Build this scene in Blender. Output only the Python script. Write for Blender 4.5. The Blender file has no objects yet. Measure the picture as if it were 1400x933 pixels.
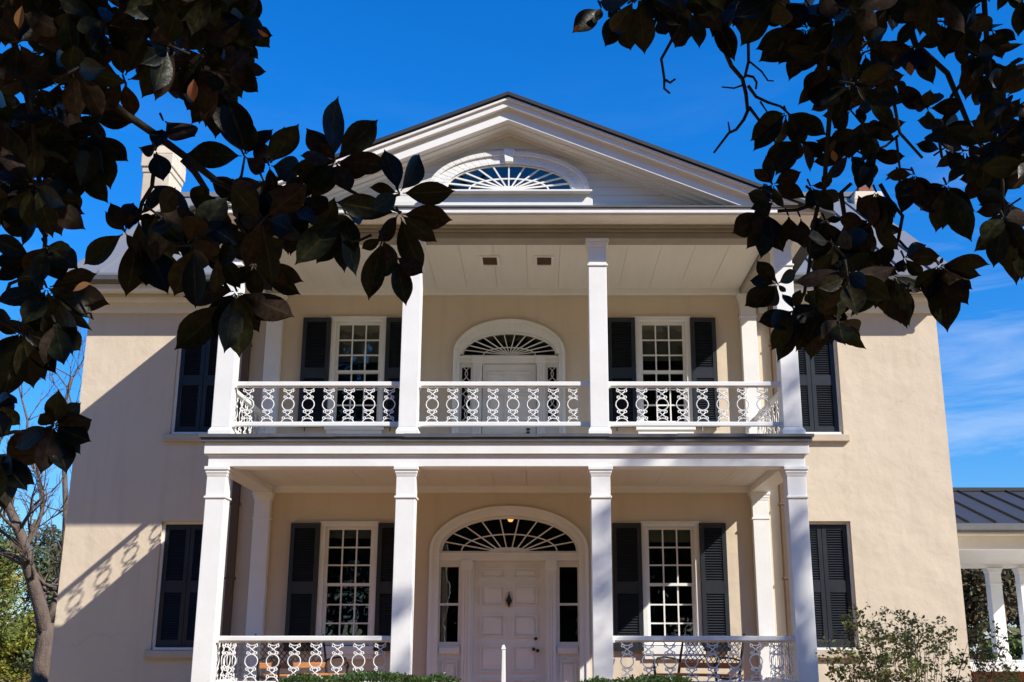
import bpy, bmesh, math, random
import numpy as np
from mathutils import Vector, Matrix, Euler
R = math.radians
E = 1.65                      # eye height: geometry below is written relative to the eye
rnd = random.Random(7)
sc = bpy.context.scene

# ------------------------------------------------------------------ camera
cam = bpy.data.cameras.new('camera'); camo = bpy.data.objects.new('camera', cam)
sc.collection.objects.link(camo)
PITCH = 15.45
cam.sensor_width = 36; cam.lens = 36 * 1525 / 1400
cam.shift_x = -37 / 1400; cam.clip_end = 2000; cam.clip_start = 0.05
camo.location = (0, 0, E); camo.rotation_euler = (R(90 + PITCH), 0, 0)
sc.camera = camo

# ------------------------------------------------------------------ sky, sun, exposure
SUN = Vector((1.41, -1.0, 1.27)).normalized()
EL = math.asin(SUN.z); ROT = math.atan2(SUN.x, SUN.y)
w = bpy.data.worlds.new('World'); sc.world = w; w.use_nodes = True
nt = w.node_tree; nt.nodes.clear()
out = nt.nodes.new('ShaderNodeOutputWorld'); bg = nt.nodes.new('ShaderNodeBackground')
sky = nt.nodes.new('ShaderNodeTexSky'); sky.sky_type = 'NISHITA'; sky.sun_disc = False
sky.sun_elevation = EL; sky.sun_rotation = ROT
sky.altitude = 300; sky.air_density = 1.0; sky.dust_density = 0.25; sky.ozone_density = 3.5
hs = nt.nodes.new('ShaderNodeHueSaturation'); hs.inputs['Saturation'].default_value = 1.36
hs.inputs['Hue'].default_value = 0.497
hs.inputs['Value'].default_value = 1.0
tc = nt.nodes.new('ShaderNodeTexCoord')
mp = nt.nodes.new('ShaderNodeMapping'); mp.inputs['Scale'].default_value = (1.6, 1.6, 9.0)
mp.inputs['Rotation'].default_value = (R(6), R(14), 0)
nz = nt.nodes.new('ShaderNodeTexNoise'); nz.inputs['Scale'].default_value = 2.2; nz.inputs['Detail'].default_value = 8
nz.inputs['Roughness'].default_value = 0.62; nz.inputs['Distortion'].default_value = 0.4
cr = nt.nodes.new('ShaderNodeValToRGB'); cr.color_ramp.elements[0].position = 0.50; cr.color_ramp.elements[1].position = 0.86
sep = nt.nodes.new('ShaderNodeSeparateXYZ')
mr = nt.nodes.new('ShaderNodeMapRange')      # thin cirrus only towards the east, low in the sky
mr.inputs['From Min'].default_value = 0.08; mr.inputs['From Max'].default_value = 0.42
mr.inputs['To Min'].default_value = 0.22; mr.inputs['To Max'].default_value = 0.78
mz = nt.nodes.new('ShaderNodeMapRange')
mz.inputs['From Min'].default_value = 0.50; mz.inputs['From Max'].default_value = 0.18
mu = nt.nodes.new('ShaderNodeMath'); mu.operation = 'MULTIPLY'
mu2 = nt.nodes.new('ShaderNodeMath'); mu2.operation = 'MULTIPLY'
mx = nt.nodes.new('ShaderNodeMix'); mx.data_type = 'RGBA'
mx.inputs[7].default_value = (4.6, 5.4, 6.6, 1)
L = nt.links.new
L(tc.outputs['Generated'], mp.inputs['Vector']); L(mp.outputs[0], nz.inputs['Vector'])
L(nz.outputs['Fac'], cr.inputs['Fac']); L(tc.outputs['Generated'], sep.inputs[0])
L(sep.outputs['X'], mr.inputs['Value']); L(sep.outputs['Z'], mz.inputs['Value'])
L(cr.outputs['Color'], mu.inputs[0]); L(mr.outputs[0], mu.inputs[1])
L(mu.outputs[0], mu2.inputs[0]); L(mz.outputs[0], mu2.inputs[1])
tint = nt.nodes.new('ShaderNodeMix'); tint.data_type = 'RGBA'; tint.blend_type = 'MULTIPLY'; tint.inputs[0].default_value = 1
tint.inputs[7].default_value = (0.46, 1.02, 1.36, 1)
tz = nt.nodes.new('ShaderNodeMapRange'); tz.inputs['From Min'].default_value = 0.0; tz.inputs['From Max'].default_value = 0.45
tm_ = nt.nodes.new('ShaderNodeMix'); tm_.data_type = 'RGBA'
tm_.inputs[6].default_value = (0.60, 0.66, 0.84, 1); tm_.inputs[7].default_value = (0.42, 1.02, 1.40, 1)
L(sep.outputs['Z'], tz.inputs['Value']); L(tz.outputs[0], tm_.inputs[0]); L(tm_.outputs[2], tint.inputs[7])
L(sky.outputs[0], hs.inputs['Color']); L(hs.outputs[0], tint.inputs[6]); L(tint.outputs[2], mx.inputs[6]); L(mu2.outputs[0], mx.inputs[0])
L(mx.outputs[2], bg.inputs['Color']); bg.inputs['Strength'].default_value = 0.113
L(bg.outputs[0], out.inputs['Surface'])

sl = bpy.data.lights.new('sun', 'SUN'); sl.energy = 4.6; sl.angle = R(0.53); sl.color = (1.0, 0.94, 0.84)
so = bpy.data.objects.new('sun', sl); sc.collection.objects.link(so)
so.rotation_euler = SUN.to_track_quat('Z', 'Y').to_euler(); so.location = (20, -14, 25)
vs = sc.view_settings
vs.view_transform = 'Standard'; vs.look = 'None'; vs.gamma = 1; vs.exposure = 0.57; vs.use_curve_mapping = False
sc.cycles.max_bounces = 8; sc.cycles.transparent_max_bounces = 12

# ------------------------------------------------------------------ helpers
def mat(name, col, rough=0.6, spec=0.4, noise=None, bump=None, metal=0.0, col2=None, isl=None, back=None, trans=None, streak=None):
    """Principled material. noise=(scale, amount) mottles the colour, bump=(scale, strength),
    isl=amount of colour change per leaf/board island, back=colour of the reverse of a leaf."""
    m = bpy.data.materials.new(name); m.use_nodes = True
    n = m.node_tree; p = n.nodes['Principled BSDF']; l = n.links.new
    p.inputs['Base Color'].default_value = (*col, 1); p.inputs['Roughness'].default_value = rough
    p.inputs['Specular IOR Level'].default_value = spec; p.inputs['Metallic'].default_value = metal
    t = n.nodes.new('ShaderNodeTexCoord'); cur = None
    if noise or col2:
        sca, amt = noise or (3.0, 0.5)
        z = n.nodes.new('ShaderNodeTexNoise'); z.inputs['Scale'].default_value = sca; z.inputs['Detail'].default_value = 7
        z.inputs['Roughness'].default_value = 0.62
        l(t.outputs['Object'], z.inputs['Vector'])
        if streak:
            q = n.nodes.new('ShaderNodeMapping'); q.inputs['Scale'].default_value = streak
            l(t.outputs['Object'], q.inputs['Vector']); l(q.outputs[0], z.inputs['Vector'])
        r = n.nodes.new('ShaderNodeMapRange'); r.inputs['From Min'].default_value = 0.35; r.inputs['From Max'].default_value = 0.68
        r.inputs['To Max'].default_value = amt
        l(z.outputs['Fac'], r.inputs['Value'])
        x = n.nodes.new('ShaderNodeMix'); x.data_type = 'RGBA'
        x.inputs[6].default_value = (*col, 1)
        x.inputs[7].default_value = (*(col2 or tuple(c * 0.72 for c in col)), 1)
        l(r.outputs[0], x.inputs[0]); cur = x.outputs[2]
    if isl is not None:
        g = n.nodes.new('ShaderNodeNewGeometry'); h = n.nodes.new('ShaderNodeHueSaturation')
        a = n.nodes.new('ShaderNodeMapRange'); a.inputs['To Min'].default_value = 1 - isl; a.inputs['To Max'].default_value = 1 + isl
        l(g.outputs['Random Per Island'], a.inputs['Value']); l(a.outputs[0], h.inputs['Value'])
        b = n.nodes.new('ShaderNodeMath'); b.operation = 'MULTIPLY'; b.inputs[1].default_value = 7.31
        b2 = n.nodes.new('ShaderNodeMath'); b2.operation = 'FRACT'
        b3 = n.nodes.new('ShaderNodeMapRange'); b3.inputs['To Min'].default_value = 0.5 - isl * 0.07; b3.inputs['To Max'].default_value = 0.5 + isl * 0.05
        l(g.outputs['Random Per Island'], b.inputs[0]); l(b.outputs[0], b2.inputs[0]); l(b2.outputs[0], b3.inputs['Value']); l(b3.outputs[0], h.inputs['Hue'])
        if cur: l(cur, h.inputs['Color'])
        else: h.inputs['Color'].default_value = (*col, 1)
        cur = h.outputs[0]
        if back:
            x = n.nodes.new('ShaderNodeMix'); x.data_type = 'RGBA'; x.inputs[7].default_value = (*back, 1)
            l(g.outputs['Backfacing'], x.inputs[0]); l(cur, x.inputs[6]); cur = x.outputs[2]
            ro = n.nodes.new('ShaderNodeMapRange'); ro.inputs['To Min'].default_value = rough; ro.inputs['To Max'].default_value = 0.75
            l(g.outputs['Backfacing'], ro.inputs['Value']); l(ro.outputs[0], p.inputs['Roughness'])
    if cur: l(cur, p.inputs['Base Color'])
    if bump:
        z = n.nodes.new('ShaderNodeTexNoise'); z.inputs['Scale'].default_value = bump[0]; z.inputs['Detail'].default_value = 6
        l(t.outputs['Object'], z.inputs['Vector'])
        bb = n.nodes.new('ShaderNodeBump'); bb.inputs['Strength'].default_value = bump[1]; bb.inputs['Distance'].default_value = bump[2] if len(bump) > 2 else 0.02
        l(z.outputs['Fac'], bb.inputs['Height']); l(bb.outputs[0], p.inputs['Normal'])
    if trans:
        tr = n.nodes.new('ShaderNodeBsdfTranslucent'); tr.inputs['Color'].default_value = (*trans[0], 1)
        ms = n.nodes.new('ShaderNodeMixShader'); ms.inputs[0].default_value = trans[1]
        l(p.outputs[0], ms.inputs[1]); l(tr.outputs[0], ms.inputs[2]); l(ms.outputs[0], n.nodes['Material Output'].inputs['Surface'])
    return m

M = {}
M['stucco'] = mat('stucco', (0.655, 0.56, 0.435), 0.9, 0.15, noise=(0.9, 0.35), col2=(0.58, 0.47, 0.345), bump=(2.6, 0.45, 0.05))
def weather(m):
    n = m.node_tree; l = n.links.new; p = n.nodes['Principled BSDF']; src = p.inputs['Base Color'].links[0].from_socket
    t = n.nodes.new('ShaderNodeTexCoord')
    wn = n.nodes.new('ShaderNodeTexNoise'); wn.inputs['Scale'].default_value = 1.6; wn.inputs['Detail'].default_value = 5
    ad = n.nodes.new('ShaderNodeMix'); ad.data_type = 'VECTOR'; ad.inputs[0].default_value = 0.5
    l(t.outputs['Object'], wn.inputs['Vector']); l(t.outputs['Object'], ad.inputs[4]); l(wn.outputs['Color'], ad.inputs[5])
    v = n.nodes.new('ShaderNodeTexVoronoi'); v.feature = 'DISTANCE_TO_EDGE'; v.inputs['Scale'].default_value = 0.85
    l(ad.outputs[1], v.inputs['Vector'])
    a = n.nodes.new('ShaderNodeMapRange'); a.inputs['From Min'].default_value = 0.0; a.inputs['From Max'].default_value = 0.009; a.inputs['To Min'].default_value = 1; a.inputs['To Max'].default_value = 0
    l(v.outputs['Distance'], a.inputs['Value'])
    k = n.nodes.new('ShaderNodeTexNoise'); k.inputs['Scale'].default_value = 0.9; l(t.outputs['Object'], k.inputs['Vector'])
    b = n.nodes.new('ShaderNodeMapRange'); b.inputs['From Min'].default_value = 0.54; b.inputs['From Max'].default_value = 0.68; b.inputs['To Max'].default_value = 0.16; l(k.outputs['Fac'], b.inputs['Value'])
    q = n.nodes.new('ShaderNodeMath'); q.operation = 'MULTIPLY'; l(a.outputs[0], q.inputs[0]); l(b.outputs[0], q.inputs[1])
    mp_ = n.nodes.new('ShaderNodeMapping'); mp_.inputs['Scale'].default_value = (5, 5, 0.35); l(t.outputs['Object'], mp_.inputs['Vector'])
    sn_ = n.nodes.new('ShaderNodeTexNoise'); sn_.inputs['Scale'].default_value = 1.0; sn_.inputs['Detail'].default_value = 6; l(mp_.outputs[0], sn_.inputs['Vector'])
    sr = n.nodes.new('ShaderNodeMapRange'); sr.inputs['From Min'].default_value = 0.52; sr.inputs['From Max'].default_value = 0.75; sr.inputs['To Max'].default_value = 0.22; l(sn_.outputs['Fac'], sr.inputs['Value'])
    x1 = n.nodes.new('ShaderNodeMix'); x1.data_type = 'RGBA'; x1.inputs[7].default_value = (0.40, 0.33, 0.25, 1); l(src, x1.inputs[6]); l(sr.outputs[0], x1.inputs[0])
    x2 = n.nodes.new('ShaderNodeMix'); x2.data_type = 'RGBA'; x2.inputs[7].default_value = (0.22, 0.17, 0.12, 1); l(x1.outputs[2], x2.inputs[6]); l(q.outputs[0], x2.inputs[0])
    l(x2.outputs[2], p.inputs['Base Color'])
weather(M['stucco'])
M['stucco_trim'] = mat('stucco_trim', (0.56, 0.46, 0.35), 0.85, 0.2, noise=(3.0, 0.3), bump=(14, 0.2))
M['white'] = mat('white_paint', (0.80, 0.795, 0.775), 0.5, 0.35, noise=(2.6, 0.42), col2=(0.66, 0.645, 0.60), bump=(14, 0.16, 0.01))
M['white_smooth'] = mat('white_gloss', (0.80, 0.795, 0.775), 0.5, 0.35, noise=(2.6, 0.3), col2=(0.68, 0.665, 0.62))
M['iron_white'] = mat('iron_white', (0.74, 0.74, 0.73), 0.4, 0.45, noise=(12, 0.25), col2=(0.55, 0.52, 0.47))
M['board'] = mat('board_white', (0.74, 0.73, 0.69), 0.5, 0.35, noise=(1.6, 0.35), col2=(0.62, 0.60, 0.54), streak=(6, 0.5, 1))
M['bronze'] = mat('bronze_pipe', (0.12, 0.075, 0.045), 0.5, 0.4, noise=(5, 0.6))
M['frieze'] = mat('frieze_dark', (0.33, 0.31, 0.27), 0.6, 0.3, noise=(3, 0.5))  # mottled grey-brown, darker than the trim around it
M['clap'] = mat('clapboard', (0.78, 0.77, 0.74), 0.55, 0.3, noise=(1.2, 0.45), col2=(0.60, 0.57, 0.50), streak=(1, 1, 9))
M['shutter'] = mat('shutter_paint', (0.018, 0.022, 0.029), 0.38, 0.5, noise=(4, 0.7), col2=(0.028, 0.034, 0.042))
M['flash'] = mat('flashing', (0.075, 0.078, 0.085), 0.5, 0.5, noise=(3, 0.6), col2=(0.13, 0.135, 0.14))
M['roof'] = mat('roof_metal', (0.035, 0.037, 0.043), 0.5, 0.35, noise=(0.8, 0.5), col2=(0.05, 0.05, 0.055))
M['greyroof'] = mat('grey_roof', (0.185, 0.19, 0.205), 0.5, 0.4, noise=(0.9, 0.6), col2=(0.20, 0.205, 0.215))
M['floor'] = mat('porch_floor', (0.40, 0.185, 0.062), 0.6, 0.3, noise=(2, 0.6), col2=(0.24, 0.10, 0.038), streak=(8, 0.7, 1))
M['deck'] = mat('deck_paint', (0.56, 0.505, 0.40), 0.6, 0.3, noise=(2, 0.5), col2=(0.46, 0.41, 0.33), streak=(8, 0.7, 1))
M['brick'] = mat('brick', (0.30, 0.14, 0.09), 0.85, 0.2, noise=(5, 0.7), col2=(0.19, 0.085, 0.06), bump=(30, 0.4))
M['room'] = mat('room_dark', (0.10, 0.085, 0.07), 0.9, 0.1, noise=(1, 0.3))
M['blind'] = mat('roller_blind', (0.45, 0.42, 0.36), 0.9, 0.1, noise=(2, 0.2))
M['curtain'] = mat('curtain', (0.62, 0.60, 0.56), 0.9, 0.1, noise=(2, 0.2))
M['black'] = mat('black_iron', (0.012, 0.012, 0.012), 0.45, 0.5, noise=(20, 0.4), col2=(0.03, 0.025, 0.02))
M['wood'] = mat('bench_wood', (0.40, 0.165, 0.05), 0.5, 0.4, noise=(4, 0.6), col2=(0.20, 0.08, 0.03), streak=(1, 12, 12))
M['vent'] = mat('vent_rust', (0.115, 0.068, 0.045), 0.7, 0.2, noise=(30, 0.6))
M['bark'] = mat('bark', (0.16, 0.12, 0.095), 0.9, 0.15, noise=(9, 0.8), col2=(0.08, 0.06, 0.05), bump=(22, 0.8, 0.04), streak=(1, 1, 0.3))
M['mbark'] = mat('magnolia_bark', (0.022, 0.018, 0.015), 0.9, 0.1, noise=(14, 0.7), col2=(0.045, 0.037, 0.03), bump=(40, 0.6))
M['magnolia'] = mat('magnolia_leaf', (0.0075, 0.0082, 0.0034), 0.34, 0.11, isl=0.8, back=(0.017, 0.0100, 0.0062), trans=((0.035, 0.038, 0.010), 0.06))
def leaf_detail(m):
    n = m.node_tree; l = n.links.new; p = n.nodes['Principled BSDF']; src = p.inputs['Base Color'].links[0].from_socket
    at_ = n.nodes.new('ShaderNodeAttribute'); at_.attribute_name = 'vein'
    a = n.nodes.new('ShaderNodeMapRange'); a.inputs['From Min'].default_value = 0.90; a.inputs['From Max'].default_value = 0.97; a.inputs['To Max'].default_value = 0.6
    l(at_.outputs['Fac'], a.inputs['Value'])
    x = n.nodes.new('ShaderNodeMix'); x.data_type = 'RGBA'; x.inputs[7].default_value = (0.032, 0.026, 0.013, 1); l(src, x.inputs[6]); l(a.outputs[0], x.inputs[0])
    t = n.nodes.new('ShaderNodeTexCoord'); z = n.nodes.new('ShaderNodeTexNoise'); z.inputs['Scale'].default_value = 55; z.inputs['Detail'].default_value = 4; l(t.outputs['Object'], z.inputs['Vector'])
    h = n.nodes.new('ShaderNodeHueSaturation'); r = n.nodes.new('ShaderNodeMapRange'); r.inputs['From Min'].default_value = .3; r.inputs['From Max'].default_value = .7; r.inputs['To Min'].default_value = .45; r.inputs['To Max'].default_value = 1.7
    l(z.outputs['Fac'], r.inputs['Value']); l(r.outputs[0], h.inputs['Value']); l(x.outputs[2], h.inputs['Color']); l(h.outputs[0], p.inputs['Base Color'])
    bb = n.nodes.new('ShaderNodeBump'); bb.inputs['Strength'].default_value = 0.35; bb.inputs['Distance'].default_value = 0.004; l(z.outputs['Fac'], bb.inputs['Height']); l(bb.outputs[0], p.inputs['Normal'])
leaf_detail(M['magnolia'])
M['dry_sunfleck'] = mat('dry_sunfleck_leaf', (0.24, 0.11, 0.045), 0.7, 0.2, isl=0.3)  # tan colour carries sun flecks as well as dry brown leaf
M['box'] = mat('boxwood_leaf', (0.045, 0.085, 0.018), 0.4, 0.4, isl=0.5, trans=((0.06, 0.11, 0.015), 0.25))
M['rose'] = mat('rose_leaf', (0.12, 0.155, 0.042), 0.5, 0.35, isl=0.6, trans=((0.2, 0.19, 0.05), 0.3))
M['pink'] = mat('rose_petal', (0.62, 0.22, 0.25), 0.6, 0.2, isl=0.3)
M['cane'] = mat('rose_cane', (0.13, 0.06, 0.035), 0.7, 0.2, noise=(10, 0.5))
M['pine'] = mat('pine_needles', (0.11, 0.15, 0.045), 0.7, 0.2, isl=0.5)
M['yellow'] = mat('yellow_leaf', (0.30, 0.24, 0.03), 0.6, 0.25, isl=0.45)
M['ever'] = mat('evergreen_leaf', (0.075, 0.095, 0.042), 0.7, 0.2, isl=0.5)
M['wood_far'] = mat('far_leaf', (0.045, 0.060, 0.028), 0.8, 0.15, isl=0.5)
M['bright'] = mat('sunny_leaf', (0.20, 0.22, 0.035), 0.6, 0.25, isl=0.5, trans=((0.2, 0.2, 0.03), 0.25))
M['dull'] = mat('dull_leaf', (0.10, 0.085, 0.045), 0.8, 0.15, isl=0.6)
M['grass'] = mat('grass', (0.38, 0.25, 0.11), 0.95, 0.1, noise=(0.4, 0.9), col2=(0.30, 0.20, 0.085), bump=(60, 0.6))
M['path_bounce_paving'] = mat('path_brick', (0.38, 0.20, 0.085), 0.9, 0.15, noise=(6, 0.7), col2=(0.30, 0.15, 0.065))
gm = bpy.data.materials.new('window_glass'); gm.use_nodes = True; n = gm.node_tree; n.nodes.remove(n.nodes['Principled BSDF'])
t1 = n.nodes.new('ShaderNodeBsdfTransparent'); t1.inputs[0].default_value = (0.80, 0.84, 0.83, 1)
g1 = n.nodes.new('ShaderNodeBsdfGlossy'); g1.inputs['Roughness'].default_value = 0.015
fr = n.nodes.new('ShaderNodeFresnel'); fr.inputs['IOR'].default_value = 1.55
tn = n.nodes.new('ShaderNodeTexCoord'); zz = n.nodes.new('ShaderNodeTexNoise'); zz.inputs['Scale'].default_value = 2.6
bp = n.nodes.new('ShaderNodeBump'); bp.inputs['Strength'].default_value = 0.14; bp.inputs['Distance'].default_value = 0.05
ms = n.nodes.new('ShaderNodeMixShader'); l = n.links.new
l(tn.outputs['Object'], zz.inputs['Vector']); l(zz.outputs['Fac'], bp.inputs['Height']); l(bp.outputs[0], g1.inputs['Normal'])
fm = n.nodes.new('ShaderNodeMath'); fm.operation = 'MULTIPLY'; fm.inputs[1].default_value = 1.6
l(fr.outputs[0], fm.inputs[0]); l(fm.outputs[0], ms.inputs[0]); l(t1.outputs[0], ms.inputs[1]); l(g1.outputs[0], ms.inputs[2]); l(ms.outputs[0], n.nodes['Material Output'].inputs['Surface'])
M['glass'] = gm
em = bpy.data.materials.new('lamp_glow'); em.use_nodes = True
pe = em.node_tree.nodes['Principled BSDF']; pe.inputs['Emission Color'].default_value = (1, 0.45, 0.12, 1); pe.inputs['Emission Strength'].default_value = 1.6
pe.inputs['Base Color'].default_value = (0.5, 0.3, 0.15, 1); M['glow'] = em


class MB:
    """Collects shapes (coordinates relative to the eye) into one mesh."""
    def __init__(s): s.v = []; s.f = []
    def add(s, vs, fs):
        o = len(s.v); s.v += [tuple(p) for p in vs]; s.f += [tuple(i + o for i in f) for f in fs]; return s
    def box(s, x0, x1, y0, y1, z0, z1, top=None):
        t = top or (0, 0)          # top taper
        vs = [(x0, y0, z0), (x1, y0, z0), (x1, y1, z0), (x0, y1, z0),
              (x0 + t[0], y0 + t[1], z1), (x1 - t[0], y0 + t[1], z1), (x1 - t[0], y1 - t[1], z1), (x0 + t[0], y1 - t[1], z1)]
        return s.add(vs, [(3, 2, 1, 0), (4, 5, 6, 7), (0, 1, 5, 4), (1, 2, 6, 5), (2, 3, 7, 6), (3, 0, 4, 7)])
    def prism(s, poly, y0, y1):    # polygon in x,z extruded in y
        k = len(poly); vs = [(x, y0, z) for x, z in poly] + [(x, y1, z) for x, z in poly]
        return s.add(vs, [tuple(range(k)), tuple(range(2 * k - 1, k - 1, -1))] + [(i, i + k, (i + 1) % k + k, (i + 1) % k) for i in range(k)])
    def prismx(s, poly, x0, x1):   # polygon in y,z extruded in x
        k = len(poly); vs = [(x0, y, z) for y, z in poly] + [(x1, y, z) for y, z in poly]
        return s.add(vs, [tuple(range(k)), tuple(range(2 * k - 1, k - 1, -1))] + [(i, i + k, (i + 1) % k + k, (i + 1) % k) for i in range(k)])
    def band(s, a, b, y0, y1):     # strip between two x,z polylines of equal length, extruded in y
        for i in range(len(a) - 1): s.prism([a[i], a[i + 1], b[i + 1], b[i]], y0, y1)
        return s
    def tube(s, pts, r, k=6, closed=False):
        pts = [Vector(p) for p in pts]; nn = len(pts)
        rs = r if isinstance(r, (list, tuple)) else [r] * nn
        o = len(s.v); up = Vector((0.13, 0.31, 0.94))
        for i, p in enumerate(pts):
            if closed: d = pts[(i + 1) % nn] - pts[i - 1]
            else: d = pts[min(i + 1, nn - 1)] - pts[max(i - 1, 0)]
            if d.length < 1e-9: d = Vector((0, 0, 1))
            d.normalize(); a = d.cross(up)
            if a.length < 1e-3: a = d.cross(Vector((1, 0, 0)))
            a.normalize(); b = d.cross(a)
            for j in range(k):
                q = 2 * math.pi * j / k; v = p + (a * math.cos(q) + b * math.sin(q)) * rs[i]; s.v.append(tuple(v))
        m = nn if closed else nn - 1
        for i in range(m):
            i2 = (i + 1) % nn
            for j in range(k): s.f.append((o + i * k + j, o + i * k + (j + 1) % k, o + i2 * k + (j + 1) % k, o + i2 * k + j))
        if not closed:
            s.f.append(tuple(o + j for j in range(k - 1, -1, -1))); s.f.append(tuple(o + (nn - 1) * k + j for j in range(k)))
        return s
    def build(s, name, m, parent=None, smooth=False, bevel=0, loc=None):
        me = bpy.data.meshes.new(name)
        L0 = Vector(parent['_o']) if parent is not None and '_o' in parent else Vector(loc or (0, 0, 0))
        me.from_pydata([(x - L0.x, y - L0.y, z + E - L0.z) for x, y, z in s.v], [], s.f)
        me.materials.append(m if not isinstance(m, str) else M[m])
        if not smooth == 'keep':
            bm = bmesh.new(); bm.from_mesh(me); bmesh.ops.recalc_face_normals(bm, faces=bm.faces); bm.to_mesh(me); bm.free()
        if smooth is True: me.polygons.foreach_set('use_smooth', [True] * len(me.polygons))
        o = bpy.data.objects.new(name, me); sc.collection.objects.link(o)
        if parent is not None:
            o.parent = parent; o['_o'] = tuple(L0)
        else: o.location = L0
        if bevel:
            b = o.modifiers.new('bevel', 'BEVEL'); b.width = bevel; b.segments = 2; b.limit_method = 'ANGLE'; b.angle_limit = R(40)
        return o

def tag(o, label, cat, group=None, kind=None):
    o['label'] = label; o['category'] = cat
    if group: o['group'] = group
    if kind: o['kind'] = kind
    return o
def thing(name, loc, label, cat, group=None):       # Empty at the thing's base; loc in world coordinates
    o = bpy.data.objects.new(name, None); sc.collection.objects.link(o); o.location = loc; o['_o'] = tuple(loc)
    return tag(o, label, cat, group)
def sub(o, dx=0, dy=0, dz=0, parent=None):          # copy of a part with its sub-parts, moved
    c = o.copy(); sc.collection.objects.link(c); c.parent = parent or o.parent
    c.location = o.location + Vector((dx, dy, dz))
    for ch in [k for k in sc.collection.objects if k.parent == o]:
        d = ch.copy(); sc.collection.objects.link(d); d.parent = c
    return c
def struct(name, mb, m):
    o = mb.build(name, m); o['kind'] = 'structure'; return o
F_ = 1525.; cs, sn = math.cos(R(PITCH)), math.sin(R(PITCH))
def ray(u, v):                                       # direction of a photo pixel, unit depth along the view axis
    a, b = (u - 737) / F_, (466 - v) / F_
    return Vector((a, cs - b * sn, sn + b * cs))
def at(u, v, d): return ray(u, v) * d

# ------------------------------------------------------------------ ground
gd = MB(); gd.add([(-300, -150, -E), (300, -150, -E), (300, 400, -E), (-300, 400, -E)], [(0, 1, 2, 3)])
struct('ground', gd, 'grass')
pth = MB(); pth.box(-1.35, 0.50, 1.5, 8.2, -E - 0.05, -E + 0.02); pth.box(-9.5, 9.5, 8.2, 11.9, -E - .05, -E + .02)  # the wide strip is an unseen forecourt added to bounce warm light
struct('path_bounce_paving', pth, 'path_bounce_paving')

# ------------------------------------------------------------------ house
XC = -0.45; YW = 17.0; WL, WR = -7.16, 6.31; WT = 5.60; DEP = 8.8
FL = -0.75; FU = 2.66
house = thing('house', (XC, YW, 0), 'cream stucco two-storey house with white columned double porch and black shutters', 'house')

def ell(a, b, cx, cz, n=28, t0=0.0, t1=math.pi):
    return [(cx - a * math.cos(t0 + (t1 - t0) * i / n), cz + b * math.sin(t0 + (t1 - t0) * i / n)) for i in range(n + 1)]

WIN = [(-2.855, 3.36, 5.03), (1.955, 3.36, 5.03), (-2.86, 0.03, 1.80), (1.975, 0.03, 1.80)]
OUT = [(-5.285, 3.20, 5.01), (4.285, 3.20, 5.01), (-5.285, -0.01, 1.87), (4.285, -0.01, 1.87)]
DOORS = [dict(x=-0.47, zs=4.488, z0=2.70, w=0.80, top=4.93), dict(x=-0.45, zs=1.43, z0=FL, w=1.11, top=2.01)]
openings = [(x - 0.40, x + 0.40, a, b) for x, a, b in WIN] + [(x - 0.425, x + 0.425, a, b) for x, a, b in OUT] + \
           [(d['x'] - d['w'], d['x'] + d['w'], d['z0'], d['top']) for d in DOORS]
wall = MB()
xs = sorted({WL, WR, *[o[0] for o in openings], *[o[1] for o in openings]})
zs = sorted({-E - 0.1, WT, *[o[2] for o in openings], *[o[3] for o in openings]})
for i in range(len(xs) - 1):
    for j in range(len(zs) - 1):
        cx, cz = (xs[i] + xs[i + 1]) / 2, (zs[j] + zs[j + 1]) / 2
        if any(o[0] < cx < o[1] and o[2] < cz < o[3] for o in openings): continue
        wall.add([(xs[i], YW, zs[j]), (xs[i + 1], YW, zs[j]), (xs[i + 1], YW, zs[j + 1]), (xs[i], YW, zs[j + 1])], [(0, 1, 2, 3)])
RV = 0.26
for x0, x1, a, b in openings:
    for p, q in (((x0, a), (x1, a)), ((x1, a), (x1, b)), ((x1, b), (x0, b)), ((x0, b), (x0, a))):
        wall.add([(p[0], YW, p[1]), (q[0], YW, q[1]), (q[0], YW + RV, q[1]), (p[0], YW + RV, p[1])], [(0, 1, 2, 3)])
for d in DOORS:                                       # spandrels that turn the square opening into an arch
    arc = ell(d['w'], d['top'] - d['zs'], d['x'], d['zs'])
    for i in range(len(arc) - 1):
        a, b = arc[i], arc[i + 1]
        wall.add([(a[0], YW, a[1]), (b[0], YW, b[1]), (b[0], YW, d['top']), (a[0], YW, d['top'])], [(0, 1, 2, 3)])
        wall.add([(a[0], YW, a[1]), (b[0], YW, b[1]), (b[0], YW + RV, b[1]), (a[0], YW + RV, a[1])], [(0, 1, 2, 3)])
YB = YW + DEP
zr = WT + 0.68 * DEP / 2
for x in (WL, WR):
    wall.add([(x, YW, -E - 0.1), (x, YB, -E - 0.1), (x, YB, WT), (x, YW + DEP / 2, zr), (x, YW, WT)], [(0, 1, 2, 3, 4)])
wall.add([(WL, YB, -E - 0.1), (WR, YB, -E - 0.1), (WR, YB, WT), (WL, YB, WT)], [(0, 1, 2, 3)])
wall.build('wall', 'stucco', house)
# interior: floors, ceiling and a rear partition
it = MB(); it.box(WL + .05, WR - .05, YW + .30, YB - .3, FL - 0.25, FL - 0.05); it.box(WL + .05, WR - .05, YW + .30, YB - .3, 2.40, 2.60)
it.box(WL + .05, WR - .05, YW + .30, YB - .3, 5.20, 5.30); it.box(WL + .05, WR - .05, 20.6, 20.75, FL - 0.05, 5.2)
for x in (-2.0, 1.0, -4.3, 3.4): it.box(x, x + .12, YW + .30, 20.6, FL, 5.2)
it.build('interior', 'room', house)
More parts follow.
